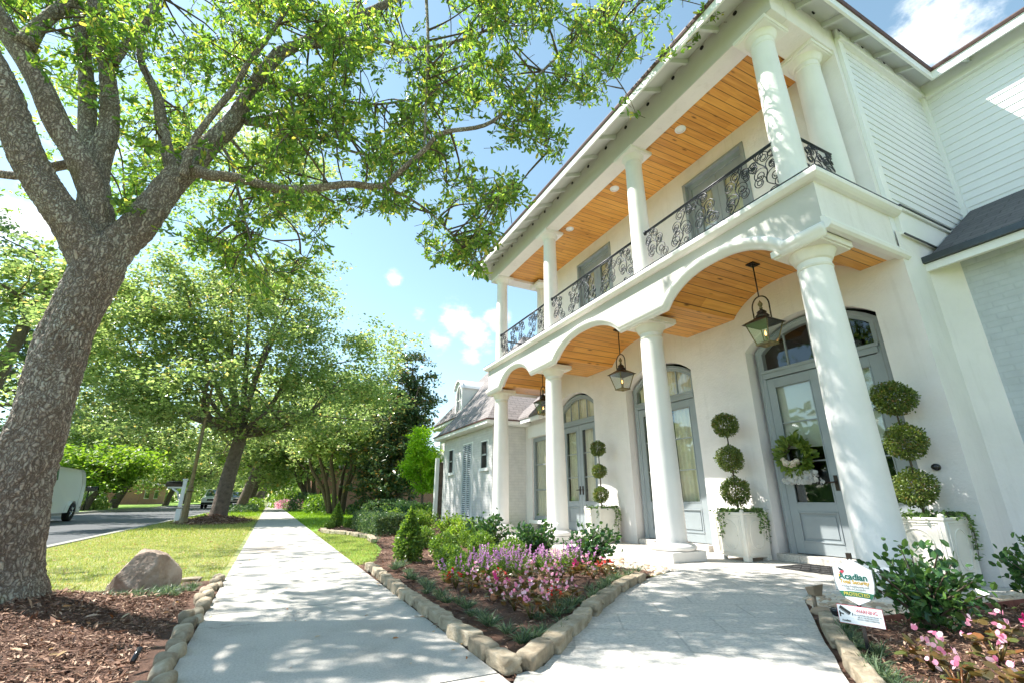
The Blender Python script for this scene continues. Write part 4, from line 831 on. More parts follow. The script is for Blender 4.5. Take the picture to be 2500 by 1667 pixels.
c, r = limb([(-40, 1560), (-18, 1470), (4, 1370), (50, 1190), (100, 1020), (152, 840), (196, 740), (238, 655), (262, 600)], 4.8, [.37, .29, .22, .185, .172, .168, .172, .175, .15], k=10); bark_tube(TR, c, r)
LIMBS = [
 ([(225, 668), (288, 598), (338, 552), (407, 467), (468, 400), (520, 347), (575, 290), (623, 206), (672, 141), (720, 114), (850, 54), (1000, -20), (1120, -90)], (4.8, 5.2), [.22, .205, .195, .175, .165, .14, .125, .11, .10, .09, .08, .06, .05], 22),
 ([(455, 415), (490, 420), (515, 428), (585, 436), (677, 461), (760, 461), (850, 450), (930, 455), (975, 420), (1034, 369), (1083, 325), (1202, 298), (1310, 190), (1392, 108), (1500, 0)], (4.85, 3.5), [.11, .085, .075, .065, .062, .055, .05, .045, .04, .038, .034, .03, .025, .02, .015], 12),
 ([(448, 430), (471, 352), (509, 293), (575, 211), (607, 152), (650, 98), (700, 20), (720, -60)], (4.75, 4.4), [.06, .048, .045, .042, .04, .035, .03, .03], 12),
 ([(600, 300), (677, 285), (760, 292), (850, 330)], (5.0, 5.3), [.06, .04, .03, .02], 8), ([(600, 300), (700, 318), (770, 336), (850, 368), (940, 390)], (5.0, 4.6), [.05, .03, .027, .022, .015], 8),
 ([(655, 200), (760, 233), (850, 249), (930, 255), (1020, 240)], (5.0, 5.4), [.05, .03, .027, .022, .018], 8),
 ([(430, 420), (410, 374), (392, 290), (385, 240), (368, 200), (345, 150), (345, 70), (380, 0), (400, -60)], (4.95, 5.4), [.10, .085, .078, .07, .06, .05, .045, .04, .035], 12),
 ([(547, 365), (565, 400), (580, 461), (602, 553), (623, 612), (655, 670)], (4.9, 4.7), [.03, .02, .018, .015, .012, .008], 6), ([(602, 553), (640, 580), (700, 600), (760, 640)], (4.8, 4.5), [.012, .010, .008, .006], 5),
 ([(250, 640), (240, 560), (231, 480), (233, 420), (250, 365), (268, 300), (265, 200), (252, 120), (232, 20), (215, -80)], (4.85, 5.2), [.22, .19, .165, .15, .135, .115, .10, .095, .09, .08], 18),
 ([(233, 420), (214, 340), (212, 230), (203, 120), (190, 0), (180, -80)], (5.0, 5.5), [.13, .11, .10, .085, .08, .07], 14),
 ([(242, 570), (232, 500), (214, 435), (185, 375), (141, 304), (95, 200), (40, 108), (-20, 20), (-60, -60)], (4.85, 4.6), [.11, .135, .150, .145, .135, .125, .12, .11, .10], 18),
 ([(235, 650), (190, 575), (150, 520), (103, 455), (60, 375), (25, 271), (-12, 180), (-60, 90)], (4.8, 4.35), [.24, .205, .185, .17, .165, .16, .15, .14], 20),
 ([(215, 395), (150, 405), (95, 418), (43, 430), (-30, 422)], 4.95, [.06, .06, .055, .05, .05], 10), ([(275, 150), (310, 108), (345, 75), (372, 25), (395, -30)], (5.0, 5.1), [.085, .06, .055, .05, .045], 10),
 ([(60, 110), (90, 70), (125, 38), (175, 0), (230, -50)], (4.6, 4.8), [.11, .085, .08, .075, .07], 12), ([(1039, -40), (1045, 100), (1040, 240), (1036, 360)], (4.2, 4.1), [.03, .026, .022, .02], 6),
 ([(720, 114), (800, 110), (900, 90), (1010, 120), (1150, 90), (1300, 20)], (5.1, 4.4), [.06, .045, .04, .035, .03, .02], 8), ([(930, 455), (990, 480), (1050, 520), (1100, 570), (1130, 610)], (4.3, 4.2), [.03, .022, .016, .012, .008], 6),
 ([(1202, 298), (1280, 330), (1350, 370)], (3.9, 3.8), [.02, .014, .008], 5), ([(1392, 108), (1470, 150), (1530, 230), (1555, 285)], (3.6, 3.5), [.018, .014, .010, .006], 5), ([(1500, 0), (1600, -10), (1700, 10), (1790, 40)], (3.4, 3.1), [.018, .014, .010, .006], 5),
 ([(520, 347), (560, 340), (620, 400), (700, 420)], (5.2, 5.6), [.04, .03, .02, .012], 6)]
for pts, Ys, rads, n in LIMBS:
    c, r = limb(pts, Ys, [q*.70 for q in rads]); bark_tube(TR, c, r, .008) if rads[0] > .15 else rough_tube(TR, c, r, n)
TR.build('trunk', 'oak_bark', OAK)
sk = np.concatenate([c for c, r in SK]); 
D2S = 2500/2352
def dpoly(p): return [(x*D2S, y*D2S) for x, y in p]
CAN = dpoly([(-40,-80),(1775,-80),(1750,50),(1640,60),(1530,140),(1480,125),(1420,215),(1480,280),(1390,235),(1270,240),(1250,270),(1300,375),(1180,330),(1060,380),(1195,430),(1150,570),(1100,610),(960,580),(950,500),(905,490),(800,470),(740,520),(770,570),(660,640),(560,680),(500,590),(440,570),(380,500),(300,520),(250,450),(270,330),(200,230),(90,200),(60,120),(-40,120)])
def rnd_in_poly(poly, n):
    xs = [p[0] for p in poly]; ys_ = [p[1] for p in poly]; out = np.zeros((0, 2))
    while len(out) < n:
        q = np.stack([rng.uniform(min(xs), max(xs), n*3), rng.uniform(min(ys_), max(ys_), n*3)], 1); out = np.concatenate([out, q[inside(poly, q[:, 0], q[:, 1])]])
    return out[:n]
q = rnd_in_poly(CAN, 10500)
u, v = q[:, 0], q[:, 1]
gap = np.sin(u*.021+v*.013+1)+np.sin(u*.011-v*.027+.5)+.7*np.sin(u*.047+v*.039)
dens = np.where(u < 560, .26, .80); dens = np.where((u < 560) & (v < 180), .42, dens); dens = np.where((v > 380) & (u < 900), .58, dens); dens = np.where(u > 1150, .58, dens); dens = np.where((np.abs(v-450) < 34) & (u > 440) & (u < 950), .14, dens)
keep = rng.random(len(u)) < dens*np.clip(.62+.5*gap, .04, 1.25); u, v = u[keep], v[keep]
Yv = np.where(u < 650, rng.uniform(4.3, 7.5, len(u)), np.where(u < 1150, rng.uniform(3.9, 6.2, len(u)), rng.uniform(3.3, 4.3, len(u)))); Yv = np.where(u > 1550, rng.uniform(2.7, 3.3, len(u)), Yv)
CC = np.array([at(a, b, c_) for a, b, c_ in zip(u, v, Yv)])
g3 = np.array([mnoise.noise(Vector(p)*1.25) for p in CC]); CC = CC[rng.random(len(CC)) < np.clip(.98+1.5*g3, .08, 1)]
# the part of the crown above and behind the frame, which shades the walks
def blobpts(c, rr, n):
    d = rng.normal(size=(n, 3)); d /= np.linalg.norm(d, axis=1)[:, None]; return np.array(c)+d*np.array(rr)*(rng.random((n, 1))**.4)
def clumped(c, rr, k, per):
    s = blobpts(c, rr, k); return np.repeat(s, per, axis=0)+rng.normal(size=(k*per, 3))*.30
EXTRA = np.concatenate([clumped((-2.6, 5.2, 8.4), (3.4, 3.8, 1.9), 6, 9),  clumped((-.4, 3.6, 8.6), (2.6, 2.6, 1.5), 3, 9), clumped((1.2, 3.6, 7.4), (1.8, 1.8, 1.1), 2, 9), clumped((-4.8, 3.4, 6.4), (2.2, 2.6, 1.6), 4, 9), clumped((-2.2, 1.2, 6.4), (2.0, 1.6, 1.0), 3, 9)])
def visible(P):
    p = P-CAM; a = p@FW; U = 1250+FPX*(p@RT)/a; Vv = 833.5-FPX*(p@UPV)/a; return (a > 0) & (U > -60) & (U < 2560) & (Vv > -60) & (Vv < 1720)
EXTRA = EXTRA[~visible(EXTRA)]
def leaves_on(C, per, size, twl=.26, par=None, twig_mb=None, zb_=-.05):
    n = len(C); ax = rdir(n, .1); L = rng.uniform(.6, 1.15, n)*twl; P = []; Dv = []; S = []
    for i in range(n):
        k = int(per*rng.uniform(.6, 1.3)); t = rng.random(k)**.7; p = C[i]+ax[i]*(t[:, None]-.3)*L[i]+rng.normal(size=(k, 3))*.018
        d = rng.normal(size=(k, 3))*.75+ax[i]*.9; d[:, 2] += zb_; P.append(p); Dv.append(d); S.append(rng.uniform(.65, 1.15, k)*size)
        if twig_mb is not None: twig_mb.tube([C[i]-ax[i]*L[i]*.45, C[i]+ax[i]*L[i]*.25+rng.normal(size=3)*.015, C[i]+ax[i]*L[i]*.65], [.004, .003, .0015], 4, caps=False)
    return np.concatenate(P), np.concatenate(Dv), np.concatenate(S)
BACK = np.concatenate([clumped((-3.2, 8.6, 6.6), (1.5, 2.4, 1.7), 15, 9), clumped((-3.7, 12.0, 8.4), (1.8, 2.8, 1.5), 16, 9), clumped((-5.6, 10.8, 7.2), (1.9, 3.0, 1.5), 13, 9), clumped((-5.2, 14.0, 10.2), (2.2, 3.0, 1.4), 14, 9)]); P3, D3_, S3 = leaves_on(BACK, 15, .10, .32)
TW = MB(); allC = np.concatenate([CC, EXTRA])
P, Dv, S = leaves_on(CC, 19, .080, .27, twig_mb=TW); P2, D2_, S2 = leaves_on(EXTRA, 15, .125, .42)
cloud('crown', np.concatenate([P, P2, P3]), np.concatenate([Dv, D2_, D3_]), np.concatenate([S, S2, S3]), 'leaf_oak', OAK, 'leaf')
anc = CC[rng.choice(len(CC), 330, replace=False)]
for a in anc:
    d = np.linalg.norm(sk-a, axis=1); j = int(np.argmin(d+rng.random(len(d))*.3)); 
    if d[j] < 1.35: s = sk[j]; mid = (s+a)/2+rng.normal(size=3)*.08*d[j]+np.array([0, 0, .05*d[j]]); c_, r_ = catmull([s, mid, a], [.016 if d[j] > .7 else .010, .009, .004], 4); TW.tube(c_, r_, 5, caps=False)
for a in CC[::2]:
    d = np.linalg.norm(anc-a, axis=1); j = int(np.argmin(d)); 
    if .05 < d[j] < .5: TW.tube([anc[j], (anc[j]+a)/2+rng.normal(size=3)*.04, a], [.006, .0045, .003], 4, caps=False)
TW.build('twigs', 'twig', OAK)
# ================================================================ OTHER TREES
def px2m(px, Y): return px*Y/FPX*1.04
def clumps(blobs, n, cr, per, zsq=1.0, shell=.55):
    out = []; vol = np.array([b[3]*b[4]*b[5] for b in blobs])**.72; w_ = vol/vol.sum()
    for b, ww in zip(blobs, w_):
        k = max(4, int(1.75*n*ww)); d = rng.normal(size=(k, 3)); d /= np.linalg.norm(d, axis=1)[:, None]; c = np.array(b[:3])+d*np.array(b[3:])*(shell+(1-shell)*rng.random((k, 1))**.6)*rng.uniform(.82, 1.12, (k, 1)); out.append(c)
    c = np.concatenate(out); c = c[rng.permutation(len(c))]; k = max(1, len(c)//5); sup = c[:k]; sup = sup[np.array([mnoise.noise(Vector(q_)*(.9/max(cr, .3)*.42)) for q_ in sup]) > -.13]; k = len(sup); sub = np.repeat(sup, 5, axis=0)+rng.normal(size=(k*5, 3))*np.array([cr*1.5, cr*1.5, cr*.7])
    pts = np.repeat(sub, per, axis=0)+rng.normal(size=(len(sub)*per, 3))*np.array([cr*.62, cr*.62, cr*.34]); return pts
def bgtree(name, label, base, fork, rt, blobs, nclump, per, leaf, mat, limbs=6, group=None, cr=.35, bark='bark_far', loc=None, stems=1, tpl='dia', cat='tree'):
    base = np.array(base, float); fork = np.array(fork, float); T = thing(name, label, cat, tuple(base), group); m = MB(); rr = np.random.default_rng(int(abs(base[0]*100+base[1]*10)) % 9999)
    if stems == 1:
        mid = (base+fork)/2+rr.normal(size=3)*.06*rt*6; c_, r_ = catmull([base-np.array([0, 0, .1]), base+(fork-base)*.08, mid, fork], [rt*1.45, rt*1.12, rt, rt*.85], 5); m.tube(c_, r_, 14)
        tips = []
        for i in range(limbs):
            b = blobs[i % len(blobs)]; tgt = np.array(b[:3])+rr.normal(size=3)*np.array(b[3:])*.35; mid = (fork+tgt)/2+np.array([rr.normal()*.3, rr.normal()*.3, -.12*np.linalg.norm(tgt-fork)+rr.normal()*.15]); c_, r_ = catmull([fork-(fork-base)*.06, mid, tgt], [rt*.55, rt*.34, rt*.10], 5); m.tube(c_, r_, 7); tips.append((c_, r_))
            for k in range(4):
                j = rr.integers(4, len(c_)-1); s = np.array(c_[j]); e = s+rr.normal(size=3)*np.array(b[3:])*.45+np.array([0, 0, .2*b[5]]); m.tube([s, (s+e)/2+rr.normal(size=3)*.15, e], [rt*.16, rt*.10, rt*.04], 5, caps=False)
    else:
        for i in range(stems):
            a = 2*PI*i/stems+rr.random(); s = base+np.array([math.cos(a)*rt*1.2, math.sin(a)*rt*1.2, -.05]); b = blobs[i % len(blobs)]; e = fork+np.array([math.cos(a), math.sin(a), 0])*abs(fork[2]-base[2])*.32+rr.normal(size=3)*.2
            c_, r_ = catmull([s, (s*.55+e*.45)-np.array([math.cos(a), math.sin(a), 0])*.1, e, np.array(b[:3])], [rt*.42, rt*.34, rt*.24, rt*.1], 5); m.tube(c_, r_, 8)
    m.build('trunk', bark, T)
    p = clumps(blobs, nclump, cr, per); dd = rng.normal(size=(len(p), 3)); dd[:, 2] *= .55; cloud('crown', p, dd, rr.uniform(.6, 1.2, len(p))*leaf*1.12, mat, T, tpl, width=1.1, up=np.tile([0, 0, .8], (len(p), 1)))
    return T
def B(u, v, Y, ru, rv, ry=None): p = at(u, v, Y); a = px2m(ru, Y); return (*p, a, ry or a*.9, px2m(rv, Y))
# second verge oak
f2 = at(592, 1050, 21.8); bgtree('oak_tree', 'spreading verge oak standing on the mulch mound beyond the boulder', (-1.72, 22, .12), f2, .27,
  [B(610, 800, 22, 190, 130), B(400, 870, 21, 170, 100), B(840, 880, 22, 140, 110), B(520, 985, 21, 200, 60), B(770, 1000, 22, 170, 75), B(330, 800, 22, 100, 100), B(700, 730, 23, 120, 70), B(500, 720, 23, 110, 70), B(505, 925, 18.6, 70, 60), B(565, 668, 22, 70, 45), B(690, 680, 22, 80, 50), B(440, 690, 22, 80, 50), B(600, 620, 22.5, 60, 30), B(890, 815, 22, 55, 45), B(235, 745, 21, 80, 60), B(300, 985, 20, 110, 45), B(190, 900, 20, 70, 80), (-2.2, 18.9, 13.6, 3.2, 2.6, 1.5)], 1150, 54, .15, 'leaf_oak_far', 13, 'oaks in a row along the verge', .42)  # last blob is crown added behind the near oak to shade the far wing
m_ = 0
ROW = [(-2.0, 43, 'verge oak third from the camera, its trunk rising just behind the mound oak'), (-2.1, 62, 'verge oak fourth along the sidewalk with a low right fork'), (-2.1, 82, 'verge oak fifth along the sidewalk, a slim far trunk'), (-2.1, 103, 'verge oak sixth along the sidewalk, very small in the distance'), (-2.1, 126, 'last verge oak at the vanishing point of the sidewalk')]
for i, (x, y, lb) in enumerate(ROW):
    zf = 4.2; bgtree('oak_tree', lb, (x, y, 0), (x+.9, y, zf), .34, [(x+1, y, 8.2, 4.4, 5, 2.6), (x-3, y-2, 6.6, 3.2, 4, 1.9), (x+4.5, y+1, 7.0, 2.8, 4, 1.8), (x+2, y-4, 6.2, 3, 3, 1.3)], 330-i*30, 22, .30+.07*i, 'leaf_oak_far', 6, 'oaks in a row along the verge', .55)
# trees over the road
OV = [(-9.0+.0-4.5, 31, .3, 'tall pale green tree filling the skyline left of the big oak', 'leaf_oak_far', [B(60, 640, 31, 130, 80), B(-40, 700, 31, 120, 120), B(180, 700, 31, 100, 90), B(120, 820, 31, 120, 90), B(10, 800, 30, 110, 90)]),
      (-13.0, 57, .34, 'spreading oak on the far lawn, forking low beyond the road', 'leaf_oak_far', [B(320, 1050, 57, 130, 45), B(240, 1090, 56, 60, 40), B(420, 1080, 57, 70, 40)]),
      (-13.5, 38, .30, 'dark oak behind the white van across the road', 'leaf_dark', [B(40, 800, 38, 120, 130), B(-60, 900, 37, 140, 160), B(70, 960, 38, 80, 90), B(20, 660, 39, 90, 80)]),
      (-12.4, 47, .22, 'slim pale-barked tree beside the van on the far lawn', 'leaf_lime', [B(225, 1150, 47, 50, 30), B(270, 1140, 48, 60, 26)]),
      (-12.0, 76, .3, 'small-looking oak far along the opposite lawn', 'leaf_oak_far', [B(440, 1120, 76, 90, 45), B(380, 1150, 75, 50, 25), B(510, 1130, 77, 60, 40)]),
      (-13.5, 100, .3, 'hazy green tree closing the far lawn', 'leaf_oak_far', [B(500, 1110, 100, 70, 60), B(560, 1140, 100, 40, 45)]),
      (-20, 60, .3, 'light green tree above the brick house over the road', 'leaf_oak_far', [B(180, 1060, 60, 80, 60), B(200, 950, 62, 110, 60), B(330, 960, 64, 110, 60)])]
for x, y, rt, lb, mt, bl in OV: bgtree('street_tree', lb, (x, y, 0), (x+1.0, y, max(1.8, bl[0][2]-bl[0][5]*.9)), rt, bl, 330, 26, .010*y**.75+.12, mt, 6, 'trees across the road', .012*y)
# neighbour's side
bgtree('crape_myrtle', 'many-stemmed crape myrtle before the sunlit brick wall', at(822, 1243, 29)*np.array([1, 1, 0]), at(830, 1110, 29), .30, [B(840, 1040, 29, 90, 60), B(790, 1070, 29, 60, 50), B(890, 1085, 29, 70, 45)], 300, 30, .2, 'leaf_oak_far', group='crape myrtles', cr=.4, bark='twig', stems=8)
bgtree('crape_myrtle', 'smaller crape myrtle nearer the sidewalk with spreading stems', at(768, 1236, 38)*np.array([1, 1, 0]), at(760, 1150, 38), .30, [B(740, 1095, 38, 90, 60), B(690, 1110, 38, 60, 50), B(800, 1110, 38, 60, 45)], 300, 28, .26, 'leaf_oak_far', group='crape myrtles', cr=.5, bark='twig', stems=6)
bgtree('magnolia_tree', 'tall narrow magnolia with rusty leaf backs beyond the far wing', at(975, 1240, 27)*np.array([1, 1, 0]), at(985, 1100, 27), .2, [B(1003, 885, 27, 22, 35), B(1006, 930, 27, 36, 40), B(1000, 990, 27, 56, 50), B(985, 1060, 27, 62, 60), B(955, 1130, 27, 75, 60), B(1020, 1120, 27, 50, 60), B(940, 1190, 27, 60, 35)], 760, 26, .22, 'leaf_magnolia', 7, cr=.28, tpl='leaf')
bgtree('young_tree', 'small bright lime-green tree at the corner of the far wing', at(1031, 1246, 18)*np.array([1, 1, 0]), at(1031, 1180, 18), .05, [B(1032, 1085, 18, 30, 38), B(1034, 1130, 18, 34, 40), B(1032, 1165, 18, 28, 28)], 330, 26, .11, 'leaf_lime_bright', 5, cr=.13, tpl='leaf')
bgtree('street_tree', 'sunlit yellow-green tree over the sidewalk in the distance', (3.5, 62, 0), (3.5, 62, 4), .25, [B(690, 1140, 62, 60, 40), B(655, 1110, 64, 50, 50), B(730, 1090, 62, 50, 50)], 330, 26, .36, 'leaf_lime', 6, 'trees on the neighbours lawns', .7)
bgtree('street_tree', 'broad green tree behind the crape myrtles and brick house', (10, 50, 0), (10, 50, 5), .35, [B(800, 990, 50, 140, 70), B(900, 1010, 50, 110, 80), B(710, 1040, 50, 90, 60), B(880, 1080, 48, 60, 40)], 520, 28, .36, 'leaf_oak_far', 8, 'trees on the neighbours lawns', .6)
bgtree('street_tree', 'darker tree filling the gap left of the magnolia', (9.5, 36, 0), (9.5, 36, 3), .25, [B(905, 1060, 36, 60, 60), B(870, 1110, 36, 50, 35), B(930, 980, 36, 50, 50)], 360, 26, .27, 'leaf_dark', 6, 'trees on the neighbours lawns', .5)
# far woods close the street
rngw = np.random.default_rng(3); n = 26000; x = rngw.uniform(-110, 60, n); y = rngw.uniform(135, 190, n); top = 15+4*np.sin(x*.13)+3*np.sin(x*.31+1); z = rngw.random(n)**.8*top
tag(cloud('far_woods', np.stack([x, y, z], 1), rdir(n), rngw.uniform(1.0, 2.0, n), 'leaf_oak_far', None, 'dia', width=1.3), 'hazy green woods closing the far end of the street', None, None, 'stuff')
n = 9000; x = rngw.uniform(-75, -27, n); y = rngw.uniform(20, 110, n); z = rngw.random(n)*9
tag(cloud('far_woods', np.stack([x, y, z], 1), rdir(n), rngw.uniform(.8, 1.6, n), 'leaf_dark', None, 'dia', width=1.3), 'dark green woods behind the houses over the road', None, None, 'stuff')
# ================================================================ GARDEN
GR = random.Random(11)
# ---- turf blades
def turf(name, poly, n, h, mat, zf, label, group=None):
    q = rnd_in_poly(poly, n); z = zf(q[:, 0], q[:, 1]) if callable(zf) else np.full(n, zf); d = rng.normal(size=(n, 3))*.5; d[:, 2] = 1
    tag(cloud(name, np.column_stack([q, z]), d, rng.uniform(.5, 1.3, n)*h, mat, None, 'blade', width=.16), label, None, None, 'stuff')
turf('grass', [(-3.2, 5.6), (-.36, 5.95), (-.36, 13), (-3.2, 13)], 60000, .030, 'grass_near', -.03, 'short yellow-green verge grass beyond the boulder')
turf('grass', [(-3.2, 13), (-.36, 13), (-.36, 26), (-3.2, 26)], 26000, .06, 'grass_near', -.03, 'verge grass around the mulch mound')
turf('grass', [(1.08, 6.35), (1.3, 6.6), (1.7, 8.3), (1.95, 10.6), (1.95, 12.6), (1.25, 13.6), (1.08, 13.6)], 14000, .032, 'grass_near', -.035, 'dry patch of grass between the sidewalk and the two beds')
turf('grass', [(1.08, 14.4), (2.1, 15.6), (6, 16.5), (14, 30), (14, 40), (1.08, 40)], 60000, .09, 'grass_bright', -.035, 'bright green lawn beyond the flower bed')
turf('grass', [(-3.2, 26), (-.36, 26), (-.36, 60), (-3.2, 60)], 16000, .10, 'grass_bright', -.03, 'green verge grass further up the street')
# ---- mulch chips
def chips(poly, n, zf, size, label, seed=0):
    q = rnd_in_poly(poly, n); z = zf(q[:, 0], q[:, 1])+rng.random(n)*.018; d = rng.normal(size=(n, 3)); d[:, 2] *= .28; up = np.tile([0, 0, 1.0], (n, 1))
    tag(cloud('mulch_chips', np.column_stack([q, z]), d, rng.gamma(2.2, .45, n)*size, 'mulch_chip', None, 'dia', width=.42, up=up), label, None, None, 'stuff')
chips([(-.46, 1.5), (-.46, 5.1), (-1.6, 5.1), (-3.1, 5.3), (-3.1, 1.5)], 62000, z_near, .025, 'shredded bark mulch around the big oak')
chips(main_bed[:26], 30000, z_main, .025, 'shredded bark mulch in the main flower bed')
chips([(2.1, .9), (3.2, 2.0), (3.62, 1.98), (5.5, 1.75), (5.5, .3), (2.0, .3)], 24000, z_right, .023, 'dark bark mulch in the bed at the right')
chips(mound, 7000, z_mound, .07, 'bark mulch heaped at the foot of the mound oak')
n = 90; q = rnd_in_poly([(-.5, 1.8), (-.5, 5.2), (-2.8, 5.2), (-2.8, 1.8)], n); d = rng.normal(size=(n, 3)); d[:, 2] *= .2
tag(cloud('fallen_leaves', np.column_stack([q, z_near(q[:, 0], q[:, 1])+.02]), d, rng.uniform(.03, .07, n), 'dry_leaf', None, 'leaf', up=np.tile([0, 0, 1.0], (n, 1))), 'dry leaves scattered on the mulch', None, None, 'stuff')
n = 110; q = np.column_stack([np.concatenate([rng.normal(1.03, .02, 50), rng.uniform(-.3, 1.0, 25), rng.normal(-.29, .03, 35)]), rng.uniform(2, 8, n)]); d = rng.normal(size=(n, 3)); d[:, 2] *= .15
tag(cloud('fallen_leaves', np.column_stack([q, np.full(n, .006)]), d, rng.uniform(.015, .04, n), 'dry_leaf', None, 'leaf', up=np.tile([0, 0, 1.0], (n, 1))), 'small dry leaves along the edges of the sidewalk', None, None, 'stuff')
n = 420; q = rnd_in_poly([(-3.1, 6), (-.4, 6), (-.4, 14), (-3.1, 14)], n); d = rng.normal(size=(n, 3)); d[:, 2] *= .2
tag(cloud('fallen_leaves', np.column_stack([q, np.full(n, -.012)]), d, rng.uniform(.03, .06, n), 'dry_leaf', None, 'leaf', up=np.tile([0, 0, 1.0], (n, 1))), 'pale dry leaves lying on the verge grass', None, None, 'stuff')
# ---- stones
def rock(name, lx, ly, lz, seed, mat, lumps=.12, sub=3, squash=3.2):
    import bmesh; rr = np.random.default_rng(seed); bm = bmesh.new(); bmesh.ops.create_icosphere(bm, subdivisions=sub, radius=1)
    k = rr.normal(size=(5, 3)); ph = rr.uniform(0, 6, 5)
    V = []; F = [[v.index for v in f.verts] for f in bm.faces]
    for v in bm.verts:
        p = np.array(v.co); n_ = p/(np.sum(np.abs(p)**squash)**(1/squash)); f = 1+lumps*sum(math.sin(k[i]@p*1.9+ph[i]) for i in range(5))/2.2+rr.normal()*.012
        V.append((n_[0]*f*lx/2, n_[1]*f*ly/2, n_[2]*f*lz/2+lz*.42))
    bm.free(); return V, F
def place_rock(name, x, y, z, rz, V, F, mat, label, cat, group=None, smooth=True):
    o = npmesh(name, np.array(V), [i for f in F for i in f], [len(f) for f in F], [mat], None, smooth); o.location = (x, y, z); o.rotation_euler = (0, 0, rz); return tag(o, label, cat, group)
RV = [rock('r', 1, 1, 1, s, None, .17, 3, 3.6) for s in range(8)]
def block(seed, r=.045, n=9):
    rr = np.random.default_rng(seed); V = []; F = []; idx = {}
    g_ = np.linspace(-.5, .5, n); k = rr.normal(size=(4, 3)); ph = rr.uniform(0, 6, 4); sh = rr.normal(size=4)*.05
    def vid(p):
        key = tuple(np.round(p, 4))
        if key not in idx:
            c = np.clip(p, -.5+r, .5-r); d = p-c; L = np.linalg.norm(d); v = c+d/L*r if L > 0 else p; f = .03*sum(math.sin(k[i]@v*6+ph[i]) for i in range(4))+rr.normal()*.006; v = v*(1+f); cc_ = abs(v[0])+abs(v[1])*.8+abs(v[2])*.6; v = v*(1-max(0, cc_-1.02)*rr.uniform(.2, 1.0)); v[0] += sh[0]*v[2]+sh[1]*v[1]; v[2] += sh[2]*v[0]; idx[key] = len(V); V.append((v[0], v[1], v[2]+.40))
        return idx[key]
    for ax in range(3):
        for sg in (-.5, .5):
            for i in range(n-1):
                for j in range(n-1):
                    q = []
                    for a, b in ((i, j), (i+1, j), (i+1, j+1), (i, j+1)): p = np.zeros(3); p[ax] = sg; p[(ax+1) % 3] = g_[a]; p[(ax+2) % 3] = g_[b]; q.append(vid(p))
                    F.append(q if sg > 0 else q[::-1])
    return V, F
BV = [block(60+s) for s in range(6)]
def stone_row(path, n, wid, hgt, VV, name, mat, lab, grp, z=0, jit=.012, ends=None):
    P = np.array(path, float); seg = np.linalg.norm(np.diff(P, axis=0), axis=1); cum = np.concatenate([[0], np.cumsum(seg)]); L = cum[-1]; w_ = np.array([GR.uniform(.7, 1.3) for _ in range(n)]); w_ = w_/w_.sum()*L; s = 0; res = []
    for i in range(n):
        c = s+w_[i]/2; s += w_[i]; x = np.interp(c, cum, P[:, 0]); y = np.interp(c, cum, P[:, 1]); x2 = np.interp(c+.01, cum, P[:, 0]); y2 = np.interp(c+.01, cum, P[:, 1]); a = math.atan2(y2-y, x2-x)
        V, F = VV[GR.randrange(len(VV))]; sc = np.array([w_[i]*GR.uniform(.96, 1.0), wid*GR.uniform(.88, 1.1), hgt*GR.uniform(.88, 1.12)]); V2 = np.array(V)*sc
        lb = lab if isinstance(lab, str) else lab(i, n); res.append(place_rock(name, x+GR.gauss(0, jit), y+GR.gauss(0, jit), z, a+GR.gauss(0, .05), V2, F, mat, lb, 'edging stone', grp))
    return res
stone_row([(1.092, 2.20), (1.09, 3.2), (1.09, 4.6), (1.14, 6.0)], 17, .088, .072, BV, 'edging_block', 'sandstone', lambda i, n: 'corner sandstone block at the tip of the bed' if i == 0 else ('last sandstone block of the row beside the grass patch' if i == n-1 else 'squared tan block in the row between flower bed and sidewalk'), 'squared blocks edging the main bed', z=.0, jit=.005)
stone_row([(1.16, 2.225)]+[(x-.012, y+.03) for x, y in WALK_BED[1:-1]], 10, .11, .072, BV, 'edging_block', 'sandstone', lambda i, n: 'last rounded sandstone block beside the pebbles at the walk' if i == n-1 else 'squared tan block curving between flower bed and front walk', 'blocks curving along the front walk', jit=.004)
stone_row([(x+.05, y-.04) for x, y in RIGHT_BED[3:]], 7, .08, .065, BV, 'edging_block', 'sandstone', 'long tan block edging the right-hand bed beside the walk', 'blocks edging the right bed', jit=.004)
stone_row([(-.335, 2.2), (-.34, 4.2), (-.36, 5.95)], 26, .085, .08, RV, 'edging_rock', 'sandstone', lambda i, n: 'nearest rounded rock edging the oak mulch' if i == 2 else 'rounded tan rock lining the mulch under the oak', 'rounded rocks lining the oak bed', z=-.03, jit=.02)
stone_row([(-.5, 5.98), (-.85, 6.02), (-1.2, 6.0)], 4, .10, .045, RV, 'edging_rock', 'sandstone', 'rounded rock in the back edge behind the boulder', 'rocks behind the boulder', z=-.03)
stone_row([(1.35, 13.8), (1.3, 12.9), (1.75, 11.9), (2.0, 10.6), (1.85, 9.6)], 20, .13, .08, BV, 'edging_block', 'sandstone', 'small tan stone edging the far bed by the hedge', 'stones edging the far bed', z=-.02)
